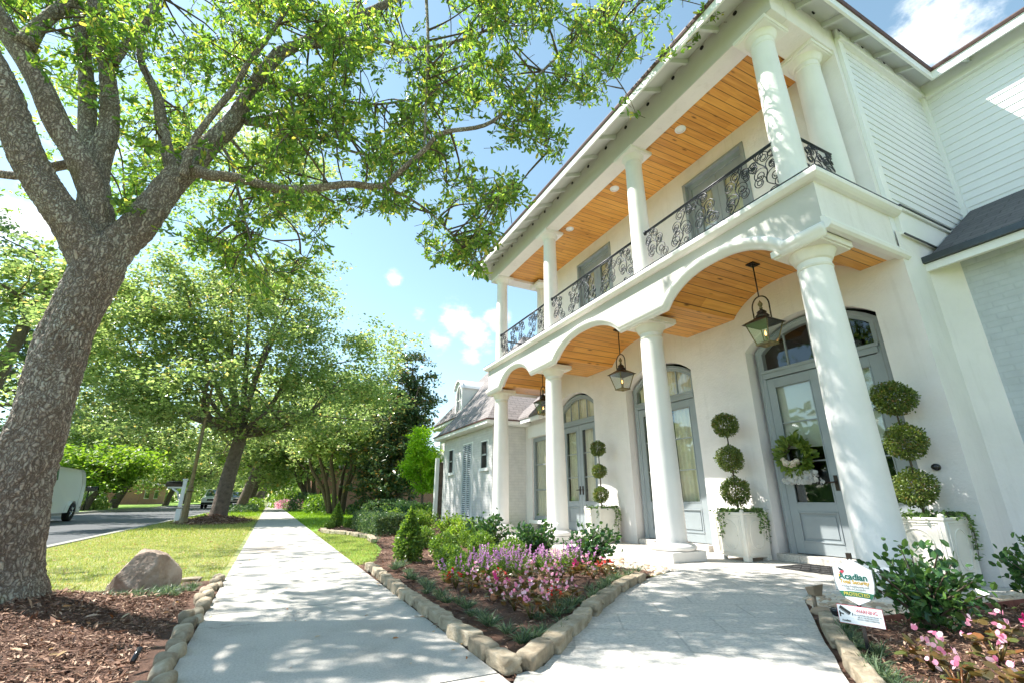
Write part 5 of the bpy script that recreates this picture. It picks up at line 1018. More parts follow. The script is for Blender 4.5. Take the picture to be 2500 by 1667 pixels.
# boulder: angular, one cut facet
import bmesh
bm = bmesh.new(); bmesh.ops.create_icosphere(bm, subdivisions=5, radius=1.0); rr = np.random.default_rng(5)
planes = [((-.15, -.75, .35), .60), ((.9, -.35, .25), .60), ((-.8, -.1, .6), .62), ((.25, 0, 1), .68), ((.75, .1, .75), .72), ((-.9, -.5, -.2), .72), ((.45, -.9, .1), .66), ((-.2, .8, .4), .6), ((-.45, -.2, .95), .70), ((-.62, -.75, -.35), .66)]
V = []
for v in bm.verts:
    p = np.array(v.co); f = 1.0
    for nn, dd in planes:
        nn = np.array(nn)/np.linalg.norm(nn); t = p@nn
        if t > 0: f = min(f, dd/t)
    p = p*f; p *= 1+.014*math.sin(p[0]*17+p[2]*9)+.010*math.sin(p[1]*31-p[2]*23)+rr.normal()*.004; V.append((p[0]*.30, p[1]*.22, p[2]*.33))
F = [[v.index for v in f.verts] for f in bm.faces]; bm.free()
place_rock('boulder', -.90, 5.52, .085, -.1, V, F, 'boulder_rock', 'big grey-brown boulder on the verge beside the sidewalk', 'boulder', smooth=False)
# gravel strips
def pebbles(poly, n, z, label):
    q = rnd_in_poly(poly, n); V = []; lo = []; 
    import bmesh as bb; bm = bb.new(); bb.ops.create_icosphere(bm, subdivisions=2, radius=1); T = np.array([v.co for v in bm.verts]); Fi = np.array([[v.index for v in f.verts] for f in bm.faces]); bm.free()
    sc = rng.gamma(6, .0038, (n, 1))*np.array([1.2, .9, .62])*rng.uniform(.8, 1.2, (n, 3)); a = rng.uniform(0, PI, n); pts = T[None]*sc[:, None, :]; c, s = np.cos(a)[:, None], np.sin(a)[:, None]
    X = pts[..., 0]*c-pts[..., 1]*s; Y = pts[..., 0]*s+pts[..., 1]*c; V = np.stack([X+q[:, 0:1], Y+q[:, 1:2], pts[..., 2]+z+rng.random((n, 1))*.018], -1).reshape(-1, 3); lo = (Fi[None]+(np.arange(n)*len(T))[:, None, None]).reshape(-1)
    tag(npmesh('river_pebbles', V, lo, np.full(n*len(Fi), 3), ['pebble_multi'], None, True), label, None, None, 'stuff')
leafmat('pebble_multi', [(0, (.30, .20, .13)), (.4, (.52, .42, .31)), (.8, (.66, .58, .48)), (1, (.42, .38, .34))], .6, 0)
pebbles([(3.55, 4.30), (3.9, 4.25), (4.28, 4.45), (4.34, 8.5), (3.6, 8.5), (3.55, 5.6)], 2600, -.03, 'tan river pebbles between the porch and the flower bed')
pebbles([(3.95, 2.68), (3.62, 2.35), (3.25, 2.02), (3.62, 2.0), (7.2, 1.62), (7.2, 2.05), (4.3, 2.08), (4.3, 2.7)], 3200, -.02, 'tan river pebbles along the porch end and the right bed')
m = MB(); m.prism([(3.5, 4.3), (4.36, 4.3), (4.36, 11.2), (3.45, 11.2)], -.15, -.035); struct(m.build('gravel_bed', 'mulch')); m = MB(); m.prism([(3.2, 1.95), (7.4, 1.5), (7.4, 2.14), (4.0, 2.72), (3.6, 2.36)], -.15, -.03); struct(m.build('gravel_bed', 'mulch'))
m = MB(); m.sweep([(3.25, 1.99, -.02), (3.62, 1.985, -.02), (5.0, 1.83, -.02), (7.3, 1.60, -.02)], (0, 0, 1), [(0, -.006), (.055, -.006), (.055, .006), (0, .006)]); tag(m.build('edging_strip', 'red_edge'), 'thin rusty edging strip dividing pebbles from the right bed', 'edging strip')
m = MB(); m.sweep([(3.60, 4.35, -.02), (3.50, 5.6, -.02), (3.40, 7.2, -.02)], (0, 0, 1), [(0, -.006), (.045, -.006), (.045, .006), (0, .006)]); tag(m.build('edging_strip', 'red_edge'), 'thin rusty edging strip behind the purple flowers', 'edging strip')
# ---- plants as copied individuals
def proto(name, cat): o = bpy.data.objects.new(name, None); COL.objects.link(o); OFF[o.name] = Vector((0, 0, 0)); o['category'] = cat; o['kind'] = 'thing'; return o
USED = set()
def put(P, x, y, z, sc, label, group, rz=None):
    rz = GR.uniform(0, 6.28) if rz is None else rz
    if P.name not in USED:
        USED.add(P.name); P.location = (x, y, z); P.rotation_euler = (0, 0, rz); P.scale = (sc,)*3 if not isinstance(sc, tuple) else sc; P['label'] = label; P['group'] = group; return P
    return copy_tree(P, loc=(x, y, z), rotz=rz, scale=sc, label=label, group=group)
def ball_leaves(n, rx, rz, cz, lf, fill=.25, cone=0):
    d = rng.normal(size=(n, 3)); d /= np.linalg.norm(d, axis=1)[:, None]; r = (1-fill*rng.random(n)**1.5)
    lump = 1+.07*np.sin(d[:, 0]*5+1)*np.cos(d[:, 1]*6)+.05*np.sin(d[:, 2]*9+d[:, 0]*7)
    p = d*(r*lump)[:, None]*np.array([rx, rx, rz]);
    if cone: k = 1-cone*(p[:, 2]/rz+1)/2; p[:, 0] *= k; p[:, 1] *= k
    p[:, 2] += cz; dd = d+rng.normal(size=(n, 3))*.7; return p, dd
def shrub_ball(name, cat, rx, rz, n, lf, mat, cone=0, stem=True):
    T = proto(name, cat); p, d = ball_leaves(n, rx, rz, rz*.98, lf, .35, cone); cloud('foliage', p, d, rng.uniform(.7, 1.2, n)*lf, mat, T, 'oval')
    m = MB(); 
    for i in range(6): a = i*1.05; m.tube([(0, 0, 0), (rx*.2*math.cos(a), rx*.2*math.sin(a), rz*.5), (rx*.5*math.cos(a), rx*.5*math.sin(a), rz*1.1)], [.012, .008, .004], 5)
    p2, d2 = ball_leaves(int(n*.35), rx*.72, rz*.72, rz*.98, lf, .6, cone); cloud('inner_foliage', p2, d2, rng.uniform(.8, 1.3, len(p2))*lf, mat, T, 'oval')
    m.build('stems', 'twig', T); return T
cone = shrub_ball('cone_shrub', 'shrub', .20, .27, 2600, .030, 'leaf_box', .78); put(cone, 1.62, 6.15, -.01, (1.2, 1.2, 1.18), 'clipped cone boxwood standing at the left corner of the flower bed', 'cone-clipped shrubs')
put(cone, 1.72, 14.3, -.01, (1.15, 1.15, 1.25), 'small far cone boxwood standing by the green lawn', 'cone-clipped shrubs')
box = [shrub_ball('boxwood', 'shrub', .19, .15, 1500, .030, 'leaf_box') for _ in range(2)]
for i, (x, y, s, lb) in enumerate([(1.86, 5.30, .85, 'round boxwood nearest the cone shrub'), (1.80, 4.75, .75, 'round boxwood beside the purple flower spikes, nearest the walk'), (2.15, 6.35, 1.0, 'tall bright boxwood right behind the cone shrub'), (2.72, 6.45, 1.0, 'upright boxwood in the middle of the bed'), (2.42, 5.45, .75, 'low boxwood tucked behind the purple spikes'), (2.75, 5.55, .9, 'low boxwood in front of the glossy bush at the middle'), (2.25, 7.7, 1.05, 'boxwood behind the cone shrub towards the hedge'), (2.95, 7.4, 1.0, 'boxwood before the second porch column from the left')]): put(box[i % 2], x, y, 0, (s, s, s*1.1), lb, 'round boxwoods in the flower bed')
for i, (x, y, s, lb) in enumerate([(1.5, 13.9, .75, 'tiny round boxwood left of the far cone shrub'), (2.05, 14.0, .9, 'round boxwood just right of the far cone shrub'), (2.45, 14.2, 1.0, 'second round boxwood right of the far cone shrub')]): put(box[i % 2], x, y, -.01, s, lb, 'small far boxwoods')
hedge = proto('hedge', 'hedge'); n = 15000; p = np.stack([rng.uniform(-.25, .25, n), rng.uniform(-1.5, 1.5, n), rng.uniform(.02, .42, n)+.03*np.sin(rng.random(n)*9)], 1); sh = rng.random(n) < .72; ax = rng.integers(0, 3, n); p[sh & (ax == 0), 0] = np.sign(p[sh & (ax == 0), 0])*.25+rng.normal(size=(sh & (ax == 0)).sum())*.02; p[sh & (ax > 0), 2] = .42+rng.normal(size=(sh & (ax > 0)).sum())*.025
cloud('foliage', p, rdir(n, .5), rng.uniform(.03, .05, n), 'leaf_dark', hedge, 'oval'); hedge.rotation_euler = (0, 0, 0); hedge.location = (2.35, 11.9, -.02); hedge.scale = (1.3, 1.0, 1.0); hedge['label'] = 'low dark clipped hedge curving behind the far edging stones'
# loose glossy bushes
def bush(name, cat, n_st, h, spread, lf, mat, per=34, tpl='oval'):
    T = proto(name, cat); m = MB(); P = []; D_ = []
    for i in range(n_st):
        a = GR.uniform(0, 6.28); s = spread*GR.uniform(.35, 1.0); hh = h*GR.uniform(.6, 1.05)*(1-.35*(s/spread)**2); e = np.array([math.cos(a)*s, math.sin(a)*s, hh]); c_, r_ = catmull([(0, 0, 0), (e[0]*.3, e[1]*.3, hh*.5), e], [.009, .006, .002], 6); m.tube(c_, r_, 5); c_ = np.array(c_)
        for k in range(per):
            t = 3+GR.random()**.75*(len(c_)-4); j = int(t); p = c_[min(j, len(c_)-1)]+rng.normal(size=3)*.045*h/.5; tn = c_[min(j+1, len(c_)-1)]-c_[max(j-1, 0)]; d = tn/np.linalg.norm(tn)*.5+rng.normal(size=3)*.6; P.append(p); D_.append(d)
    m.build('stems', 'twig', T); cloud('foliage', P, D_, rng.uniform(.7, 1.2, len(P))*lf, mat, T, tpl); return T
cam_ = bush('glossy_bush', 'shrub', 30, .50, .34, .060, 'leaf_camellia', 34); cam2 = bush('glossy_bush', 'shrub', 26, .50, .36, .058, 'leaf_camellia', 34)
put(cam_, 3.15, 5.65, 0, 1.0, 'dark glossy bush in front of the third porch column from the right', 'glossy bushes along the bed'); put(cam2, 3.32, 4.72, 0, .98, 'dark glossy bush nearest the front walk, before the white planter', 'glossy bushes along the bed'); put(cam_, 3.1, 7.1, 0, 1.1, 'dark glossy bush before the far left column', 'glossy bushes along the bed', 2.1)
for i, (x, y, s, lb) in enumerate([(3.3, 8.6, 1.05, 'leafy bush before the dividing wall of the far wing'), (3.6, 10.2, 1.15, 'leafy bush left of the farthest porch column'), (3.3, 11.8, 1.2, 'leafy bush under the first small wing window'), (3.9, 13.4, 1.3, 'leafy bush under the louvred shutter'), (3.2, 14.4, 1.3, 'leafy bush at the far end of the wing')]):
    if i == 0: lb_ = bush('leafy_bush', 'shrub', 40, .42, .36, .05, 'leaf_lime', 40)
    put(lb_, x, y, -.02, s, lb, 'light green bushes along the far wing')
rb = bush('camellia_bush', 'shrub', 30, .50, .34, .056, 'leaf_camellia', 28); put(rb, 3.66, 1.72, 0, (1.0, 1.0, .98), 'large dark camellia bush right beside the two signs', 'camellias in the right bed', .6); put(rb, 4.95, 1.52, 0, (.9, .9, .98), 'camellia bush at the right edge of the photo', 'camellias in the right bed', 3.2)
# mondo grass tufts
MON = []
for k in range(3):
    T = proto('mondo_grass', 'grass tuft'); n = 85; a = rng.uniform(0, 6.28, n); rr_ = rng.uniform(0, .02, n); p = np.stack([np.cos(a)*rr_, np.sin(a)*rr_, np.zeros(n)], 1); d = np.stack([np.cos(a)*rng.uniform(.3, 1.8, n), np.sin(a)*rng.uniform(.3, 1.8, n), np.ones(n)*.7], 1); cloud('blades', p, d, rng.uniform(.045, .095, n), 'leaf_mondo', T, 'strap', width=.055, up=np.tile([0, 0, 1.], (n, 1))); MON.append(T)
def tufts(path, n, wid, label, group, z=.03, sc=1.0):
    P = np.array(path, float); cum = np.concatenate([[0], np.cumsum(np.linalg.norm(np.diff(P, axis=0), axis=1))])
    for i in range(n):
        c = (i+GR.uniform(.2, .8))/n*cum[-1]; x = np.interp(c, cum, P[:, 0])+GR.gauss(0, wid); y = np.interp(c, cum, P[:, 1])+GR.gauss(0, wid); put(MON[i % 3], x, y, z, sc*GR.uniform(.8, 1.25), label, group)
tufts([(1.33, 2.46), (1.32, 3.5), (1.34, 4.8), (1.40, 5.95)], 30, .035, 'tuft of dark mondo grass inside the sidewalk edging of the bed', 'mondo grass along the sidewalk edge')
tufts([(1.40, 2.52), (1.72, 2.82), (2.30, 3.33), (2.95, 3.86), (3.5, 4.2)], 28, .04, 'tuft of dark mondo grass inside the curved walk edging', 'mondo grass along the front walk')
tufts([(3.3, 2.02), (3.0, 1.84), (2.72, 1.58), (2.45, 1.34), (2.3, 1.15)], 20, .03, 'tuft of dark mondo grass edging the right-hand bed', 'mondo grass in the right bed', .01)
for row in range(4): tufts([(-.52, 5.45-.12*row), (-.9, 5.18-.08*row), (-1.35, 5.24-.05*row), (-1.75, 5.36-.05*row)], 15, .04, 'tuft of grey-green mondo grass in front of the boulder', 'mondo grass around the boulder', .0, .95)
tufts([(1.95, 11.0), (2.05, 10.2), (1.8, 9.2)], 10, .04, 'tuft of mondo grass by the far edging stones', 'mondo grass in the far bed', 0)
# begonias
def begonia(pet, name='begonia'):
    T = proto(name, 'flower'); n = 26; a = rng.uniform(0, 6.28, n); r_ = rng.uniform(.01, .085, n); p = np.stack([np.cos(a)*r_, np.sin(a)*r_, rng.uniform(.03, .10, n)], 1); d = np.stack([np.cos(a), np.sin(a), rng.uniform(-.2, .6, n)], 1)+rng.normal(size=(n, 3))*.2; cloud('leaves', p, d, rng.uniform(.030, .052, n), 'leaf_begonia', T, 'round', up=np.tile([0, 0, 1.], (n, 1)))
    m = MB(); 
    for i in range(7): a_ = i*.9; m.tube([(0, 0, 0), (.04*math.cos(a_), .04*math.sin(a_), .08)], [.005, .003], 5)
    m.build('stems', 'leaf_begonia', T); P = []; D_ = []; k = GR.randint(3, 5)
    for i in range(k):
        a_ = GR.uniform(0, 6.28); c = np.array([math.cos(a_), math.sin(a_), 0])*GR.uniform(.02, .095)+np.array([0, 0, GR.uniform(.09, .15)])
        for j in range(GR.randint(3, 6)): P.append(c+rng.normal(size=3)*.009); D_.append(rng.normal(size=3)+np.array([0, -.2, .5]))
    cloud('flowers', P, D_, rng.uniform(.015, .025, len(P)), pet, T, 'round'); return T
BE = {'pink': [begonia('petal_pink') for _ in range(3)], 'hot pink': [begonia('petal_hot')], 'red': [begonia('petal_red') for _ in range(2)]}
spots = [(1.60, 2.95, 'pink', 'nearest the tip of the bed'), (1.78, 3.05, 'pink', 'second from the tip of the bed'), (1.62, 3.22, 'pink', 'in the front cluster on the sidewalk side'), (1.95, 3.22, 'red', 'in the front cluster towards the walk'), (1.80, 3.38, 'pink', 'in the middle of the front cluster'), (2.05, 3.42, 'pink', 'behind the red one near the walk'),
 (1.62, 3.55, 'pink', 'before the hot pink begonia'), (1.74, 3.72, 'hot pink', 'standing among pale pink ones'), (1.95, 3.70, 'pink', 'right of the hot pink begonia'), (2.2, 3.62, 'pink', 'at the bare mulch by the walk'), (1.58, 3.95, 'pink', 'below the purple spikes at the left'), (1.55, 4.22, 'red', 'at the left end below the purple spikes'), (1.82, 4.02, 'pink', 'below the middle purple spikes'),
 (2.1, 4.0, 'pink', 'in the middle row of begonias'), (2.32, 3.95, 'pink', 'in the middle row near the bare mulch'), (2.0, 4.25, 'red', 'small one in the back row'), (2.3, 4.22, 'pink', 'in the back row before the purple spikes'), (2.55, 4.12, 'pink', 'in the back row nearer the walk'), (2.75, 4.22, 'hot pink', 'in the back row before the right spikes'), (2.88, 4.05, 'pink', 'beside the bright red begonia'), (3.08, 4.12, 'red', 'bright one at the right end of the bed'),
 (3.0, 4.38, 'pink', 'behind the bright red begonia'), (3.22, 4.36, 'pink', 'at the far right below the glossy bush'), (3.35, 4.50, 'red', 'last one by the pebbles'), (2.62, 4.35, 'pink', 'just under the right purple spikes'), (1.75, 4.25, 'pink', 'left, just under the purple spikes'),
 (1.70, 3.45, 'pink', 'on the sidewalk side of the front cluster, second row'), (2.12, 3.30, 'pink', 'at the walk side of the front cluster')]
for i, (x, y, c, w_) in enumerate(spots): put(BE[c][i % len(BE[c])], x, y, .02, GR.uniform(.95, 1.2), f'{c} begonia with bronze leaves {w_}', 'begonias in the main bed')
for i, (x, y, c, w_) in enumerate([(2.62, 1.18, 'pink', 'nearest the sign stake'), (2.86, 1.38, 'pink', 'behind the nearest one under the camellia'), (2.75, 1.0, 'pink', 'at the bottom edge of the photo'), (3.25, 1.28, 'pink', 'in the middle of the right bed'), (3.62, 1.38, 'pink', 'upper one at the far right'), (3.68, 1.2, 'hot pink', 'at the right edge of the photo'), (3.3, 1.02, 'red', 'at the lower right corner of the photo')]): put(BE[c][i % len(BE[c])], x, y, 0, 1.15, f'{c} begonia {w_} in the right bed', 'begonias in the right bed')
# purple spikes
def spikes():
    T = proto('purple_spike_flower', 'flower'); m = MB(); P = []; D_ = []; L = []; LD = []
    for i in range(9):
        a = GR.uniform(0, 6.28); r_ = GR.uniform(.0, .11); h = GR.uniform(.13, .30); b = np.array([math.cos(a)*r_, math.sin(a)*r_, 0]); e = b*2.1+np.array([GR.gauss(0, .03), GR.gauss(0, .03), h]); m.tube([b, (b+e)/2+rng.normal(size=3)*.008, e], [.003, .0025, .0012], 4)
        for j in range(34): t = .52+.48*GR.random(); P.append(b+(e-b)*t+rng.normal(size=3)*.010*(1.25-t)); D_.append(rng.normal(size=3)+(e-b)*1.5)
        for j in range(46): t = GR.random()*.62; L.append(b+(e-b)*t); LD.append(rng.normal(size=3)+np.array([0, 0, .5]))
    m.build('stems', 'leaf_box', T); cloud('leaves', L, LD, rng.uniform(.03, .055, len(L)), 'leaf_box', T, 'leaf', width=.55); cloud('flowers', P, D_, rng.uniform(.009, .017, len(P)), 'petal_purple', T, 'round'); return T
SPK = [spikes() for _ in range(3)]
for i, (x, y, w_) in enumerate([(1.66, 4.5, 'at the left end, leaning over the red begonia'), (1.9, 4.55, 'second from the left'), (2.08, 4.72, 'left of the middle'), (2.28, 4.58, 'in the front middle'), (2.3, 4.95, 'in the back row at the middle'), (2.5, 4.78, 'tallest of the middle clump'), (2.52, 5.1, 'behind the middle clump'), (2.72, 4.7, 'right of the middle'), (2.8, 5.0, 'before the dark glossy bush'), (2.95, 4.68, 'in the right clump, front'), (3.05, 4.95, 'in the right clump, back'), (3.12, 4.62, 'at the right end over the begonias'), (2.1, 4.95, 'beside the low boxwood')]): put(SPK[i % 3], x, y, .01, GR.uniform(.85, 1.1), f'purple flower spikes {w_}', 'purple spikes in the flower bed')
# ---- planters with topiaries
def planter(cx, cy, label, seed, balls, trail):
    T = thing('potted_topiary', label, 'potted plant', (cx, cy, 0), 'three-ball topiaries in cast stone planters'); h = .24; zt = .585; m = MB(); t_ = .035
    def fr(z): return h-.018*(1-z/zt)
    z0 = .045
    b = [(cx+sx*fr(z0), cy+sy*fr(z0), z0) for sx, sy in ((-1, -1), (1, -1), (1, 1), (-1, 1))]; tp = [(cx+sx*h, cy+sy*h, zt) for sx, sy in ((-1, -1), (1, -1), (1, 1), (-1, 1))]; ti = [(cx+sx*(h-t_), cy+sy*(h-t_), zt) for sx, sy in ((-1, -1), (1, -1), (1, 1), (-1, 1))]; bi = [(x, y, .5) for x, y, z in ti]
    m.add(b+tp+ti+bi, [(0, 3, 2, 1)]+[(i, (i+1) % 4, 4+(i+1) % 4, 4+i) for i in range(4)]+[(4+i, 4+(i+1) % 4, 8+(i+1) % 4, 8+i) for i in range(4)]+[(8+i, 8+(i+1) % 4, 12+(i+1) % 4, 12+i) for i in range(4)])
    for sx in (-1, 1):
        for sy in (-1, 1): x, y = cx+sx*(fr(0)-.035), cy+sy*(fr(0)-.035); m.box(x-.04, x+.04, y-.04, y+.04, 0, .06)
    m.sweep([(cx-h-.004, cy-h-.004, zt-.02), (cx+h+.004, cy-h-.004, zt-.02), (cx+h+.004, cy+h+.004, zt-.02), (cx-h-.004, cy+h+.004, zt-.02), (cx-h-.004, cy-h-.003, zt-.02)], (0, 0, 1), [(0, -.002), (.026, -.002), (.026, .012), (0, .012)])
    pot = m.build('planter', 'stone_cast', T, bevel=.006)
    r_ = MB()
    for f in range(4):
        A = Vector(b[f]); Bv = Vector(b[(f+1) % 4]); C_ = Vector(tp[(f+1) % 4]); D_ = Vector(tp[f])
        def S(u, v): return A*(1-u)*(1-v)+Bv*u*(1-v)+C_*u*v+D_*(1-u)*v
        nrm = (Bv-A).cross(D_-A).normalized()
        for (u0, u1, v0, v1, rad) in ((.09, .91, .06, .93, .007), (.14, .86, .10, .89, .004)): r_.tube([S(u0, v0)+nrm*.001, S(u1, v0)+nrm*.001, S(u1, v1)+nrm*.001, S(u0, v1)+nrm*.001, S(u0, v0)+nrm*.001], rad, 5)
        ov = [S(.5+.26*math.cos(a)*(1 if abs(math.sin(a)) < .85 else 1), .50+.32*math.copysign(abs(math.sin(a))**.7, math.sin(a))) for a in np.linspace(0, 2*PI, 40)]; r_.tube(ov, .007, 5); r_.tube([S(.5+.05*math.cos(a), .25+.035*math.sin(a)) for a in np.linspace(0, 2*PI, 14)], .006, 5)
        for sgn in (-1, 1): r_.tube([S(.5+sgn*(.08+.16*k/8), .22-.02*math.sin(k)) for k in range(9)], .004, 4)
    r_.build('relief', 'stone_cast', pot)
    for sx in (-1, 1):
        for sy in (-1, 1): f_ = MB(); f_.lathe([(0, .0), (.022, .004), (.028, .02), (.018, .036), (0, .042)], (cx+sx*(h-.02), cy+sy*(h-.02), zt), 10); f_.build('corner_ball', 'stone_cast', pot)
    s = MB(); s.box(cx-h+t_, cx+h-t_, cy-h+t_, cy+h-t_, .5, .545); s.build('soil', 'soil', T)
    s = MB(); s.tube([(cx, cy, .54), (cx+.004, cy-.003, 1.1), (cx-.002, cy+.003, balls[0][0])], [.013, .011, .008], 8); s.build('stem', 'twig', T)
    for z, r in balls:
        n = int(110000*r*r)+400; p, d = ball_leaves(n, r, r*GR.uniform(.92, 1.06), 0, .02, .45); p *= 1+.07*np.sin(p[:, [0]]*14+GR.uniform(0, 6))*np.cos(p[:, [2]]*17+GR.uniform(0, 6)); st_ = rng.random(n) < .02; p[st_] *= rng.uniform(1.05, 1.2, (st_.sum(), 1)); p += np.array([cx+GR.gauss(0, .008), cy+GR.gauss(0, .008), z]); cloud('leaf_ball', p, d, rng.uniform(.6, 1.15, n)*.026, 'leaf_topiary', T, 'oval')
    P = []; D_ = []; iv = MB(); rr = random.Random(seed)
    for i in range(700): P.append((cx+rr.gauss(0, .115), cy+rr.gauss(0, .115), .57+abs(rr.gauss(0, .028)))); D_.append((rr.gauss(0, 1), rr.gauss(0, 1), rr.gauss(.2, .6)))
    for k in range(trail):
        a = rr.choice([-.3, -.5, -.7, -1.0, -1.35, -2.3, 3.0]) + rr.uniform(-.25, .25); L = rr.uniform(.10, .34); pts = [(cx+math.cos(a)*.16, cy+math.sin(a)*.16, .58), (cx+math.cos(a)*.27, cy+math.sin(a)*.27, .63), (cx+math.cos(a)*.32, cy+math.sin(a)*.32, .57-L*.3), (cx+math.cos(a)*.30+rr.gauss(0, .02), cy+math.sin(a)*.30, .55-L)]
        c_, r__ = catmull(pts, [.002]*4, 7); iv.tube(c_, .0022, 4)
        for q in c_[3:]:
            for j in range(2): P.append((q[0]+rr.gauss(0, .012), q[1]+rr.gauss(0, .012), q[2])); D_.append((math.cos(a)+rr.gauss(0, .6), math.sin(a)+rr.gauss(0, .6), rr.gauss(-.4, .5)))
    iv.build('ivy_vines', 'twig', T); cloud('ivy', P, D_, rng.uniform(.022, .042, len(P)), 'leaf_ivy', T, 'ivy'); return T
planter(5.74, 4.62, 'three-ball topiary in the planter between the entry door and the second column', 3, [(1.76, .165), (1.29, .17), (.855, .18)], 15)
planter(5.76, 2.52, 'three-ball topiary in the planter behind the nearest column, beside the wall camera', 4, [(1.765, .185), (1.315, .17), (.86, .17)], 11)
planter(5.70, 7.62, 'three-ball topiary in the sunlit planter farthest along the porch', 5, [(1.70, .14), (1.27, .135), (.84, .14)], 11)
# ---- wreath
T = thing('door_wreath', 'green leafy wreath with cream roses and white tulle hanging on the entry door', 'wreath', (6.14, 3.92, 1.30)); wc = np.array([6.14, 3.92, 1.30]); n = 420; a = rng.uniform(0, 6.28, n); p = wc+np.stack([-.02-rng.random(n)*.06, np.cos(a)*rng.normal(.155, .03, n), np.sin(a)*rng.normal(.155, .03, n)], 1); d = np.stack([rng.normal(-.35, .4, n), np.cos(a)+rng.normal(size=n)*.5, np.sin(a)+rng.normal(size=n)*.5], 1)
cloud('wreath_leaves', p, d, rng.uniform(.06, .13, n), 'leaf_fern', T, 'leaf', width=1.1); m = MB(); m.tube([tuple(wc+np.array([0, .15*math.cos(t), .15*math.sin(t)])) for t in np.linspace(0, 2*PI, 30)], .018, 8); m.build('wreath_ring', 'twig', T)
for (dy, dz, r) in ((.10, -.10, .05), (.02, -.12, .055), (-.04, -.09, .045), (.14, -.05, .035)):
    n = 60; c = wc+np.array([-.09, dy, dz]); d = rdir(n); cloud('rose', c+d*r*.55, np.cross(d, rdir(n)), np.full(n, r*.75), 'petal_cream', T, 'round')
P = []; D_ = []
for i in range(500): t = GR.random(); P.append(wc+np.array([-.05+GR.gauss(0, .02), -.05+GR.gauss(0, .05+.06*t), -.17-.16*t])); D_.append((GR.gauss(0, .4), GR.gauss(0, .8), -1))
cloud('tulle_ribbon', P, D_, np.full(len(P), .05), 'tulle', T, 'round') if 'tulle' in MT else None
# ================================================================ SIGNS
def text_mesh(name, s, size, M, mat, parent, bold=0.0, squash=1.0, align='CENTER', shear=0):
    cu = bpy.data.curves.new(name, 'FONT'); cu.body = s; cu.size = size; cu.align_x = align; cu.align_y = 'CENTER'; cu.offset = bold; cu.extrude = .0004; cu.space_character = 1.0; cu.shear = shear; cu.resolution_u = 4
    tmp = bpy.data.objects.new(name, cu); COL.objects.link(tmp); dg = bpy.context.evaluated_depsgraph_get(); me = bpy.data.meshes.new_from_object(tmp.evaluated_get(dg)); bpy.data.objects.remove(tmp)
    me.transform(M @ Matrix.Diagonal((squash, 1, 1, 1))); me.transform(Matrix.Translation(-OFF[parent.name])); me.materials.clear(); me.materials.append(MT[mat]); return link(name, me, parent)
P0 = Vector((2.78, 1.62, 0)); EA = R(-12.8); ex = Vector((-math.sin(EA), -math.cos(EA), 0)); nz = Vector((-math.cos(EA), math.sin(EA), 0)); nz = Vector((ex.y, -ex.x, 0)); 
if nz.x > 0: nz = -nz
def SM(s, z, out): o_ = P0+ex*s+Vector((0, 0, z))+nz*out; return Matrix(((ex.x, 0, nz.x, o_.x), (ex.y, 0, nz.y, o_.y), (0, 1, 0, o_.z), (0, 0, 0, 1)))
def plate(mb, pts, out0, out1, s0=0, z0=0, mi=0):
    n = len(pts); v = []
    for o_ in (out0, out1):
        for (a, b) in pts: q = P0+ex*(s0+a)+nz*o_+Vector((0, 0, z0+b)); v.append(tuple(q))
    return mb.add(v, [tuple(range(n-1, -1, -1)), tuple(range(n, 2*n))]+[(i, (i+1) % n, n+(i+1) % n, n+i) for i in range(n)], mi)
T = thing('yard_sign', 'white shield-shaped security sign on a dark stake, above the small camera warning sign', 'sign', tuple(P0))
m = MB(); plate(m, [(-.009, -.03), (.009, -.03), (.009, .475), (-.009, .475)], -.02, -.012, .012, 0); m.build('stake', 'black_plastic', T); m = MB(); plate(m, [(-.011, 0), (.011, 0), (.011, .03), (-.011, .03)], -.024, -.006, .014, .45); m.build('stake_tip', 'bronze', T)
SC = .018; sh = [(0, .105), (.086, .060), (.086, .0), (.078, -.045), (.052, -.082), (0, -.108), (-.052, -.082), (-.078, -.045), (-.086, .0), (-.086, .060)]; zc = .345
m = MB(); plate(m, [(a*1.03, b*1.03) for a, b in sh], -.006, -.001, SC, zc); m.build('shield_rim', 'ink_grey', T); m = MB(); plate(m, sh, -.001, .0015, SC, zc); pl = m.build('shield', 'sign_white', T)
text_mesh('lettering', 'Acadian', .043, SM(SC-.002, zc+.022, .003), 'ink_green', pl, .0012, .93)
text_mesh('lettering', 'Total Security', .0245, SM(SC, zc-.003, .003), 'ink_gold', pl, .0006, .93)
text_mesh('lettering', 'AcadianTotalSecurity.com', .0118, SM(SC, zc-.0225, .003), 'ink_grey', pl, .0002); text_mesh('lettering', '855-ACADIAN', .0135, SM(SC, zc-.036, .003), 'ink_grey', pl, .0002)
m = MB(); up_ = [(x, -.046-.35*x*x*2.2) for x in np.linspace(-.0775, .0775, 12)]; lo_ = [(x, -.071-.35*x*x*2.2) for x in np.linspace(.064, -.064, 12)]; plate(m, up_+lo_, .0015, .0028, SC, zc); m.build('green_band', 'band_green', pl); text_mesh('lettering', 'PROTECTED', .0215, SM(SC, zc-.0605, .0042), 'ink_yellow', pl, .0002, .95)
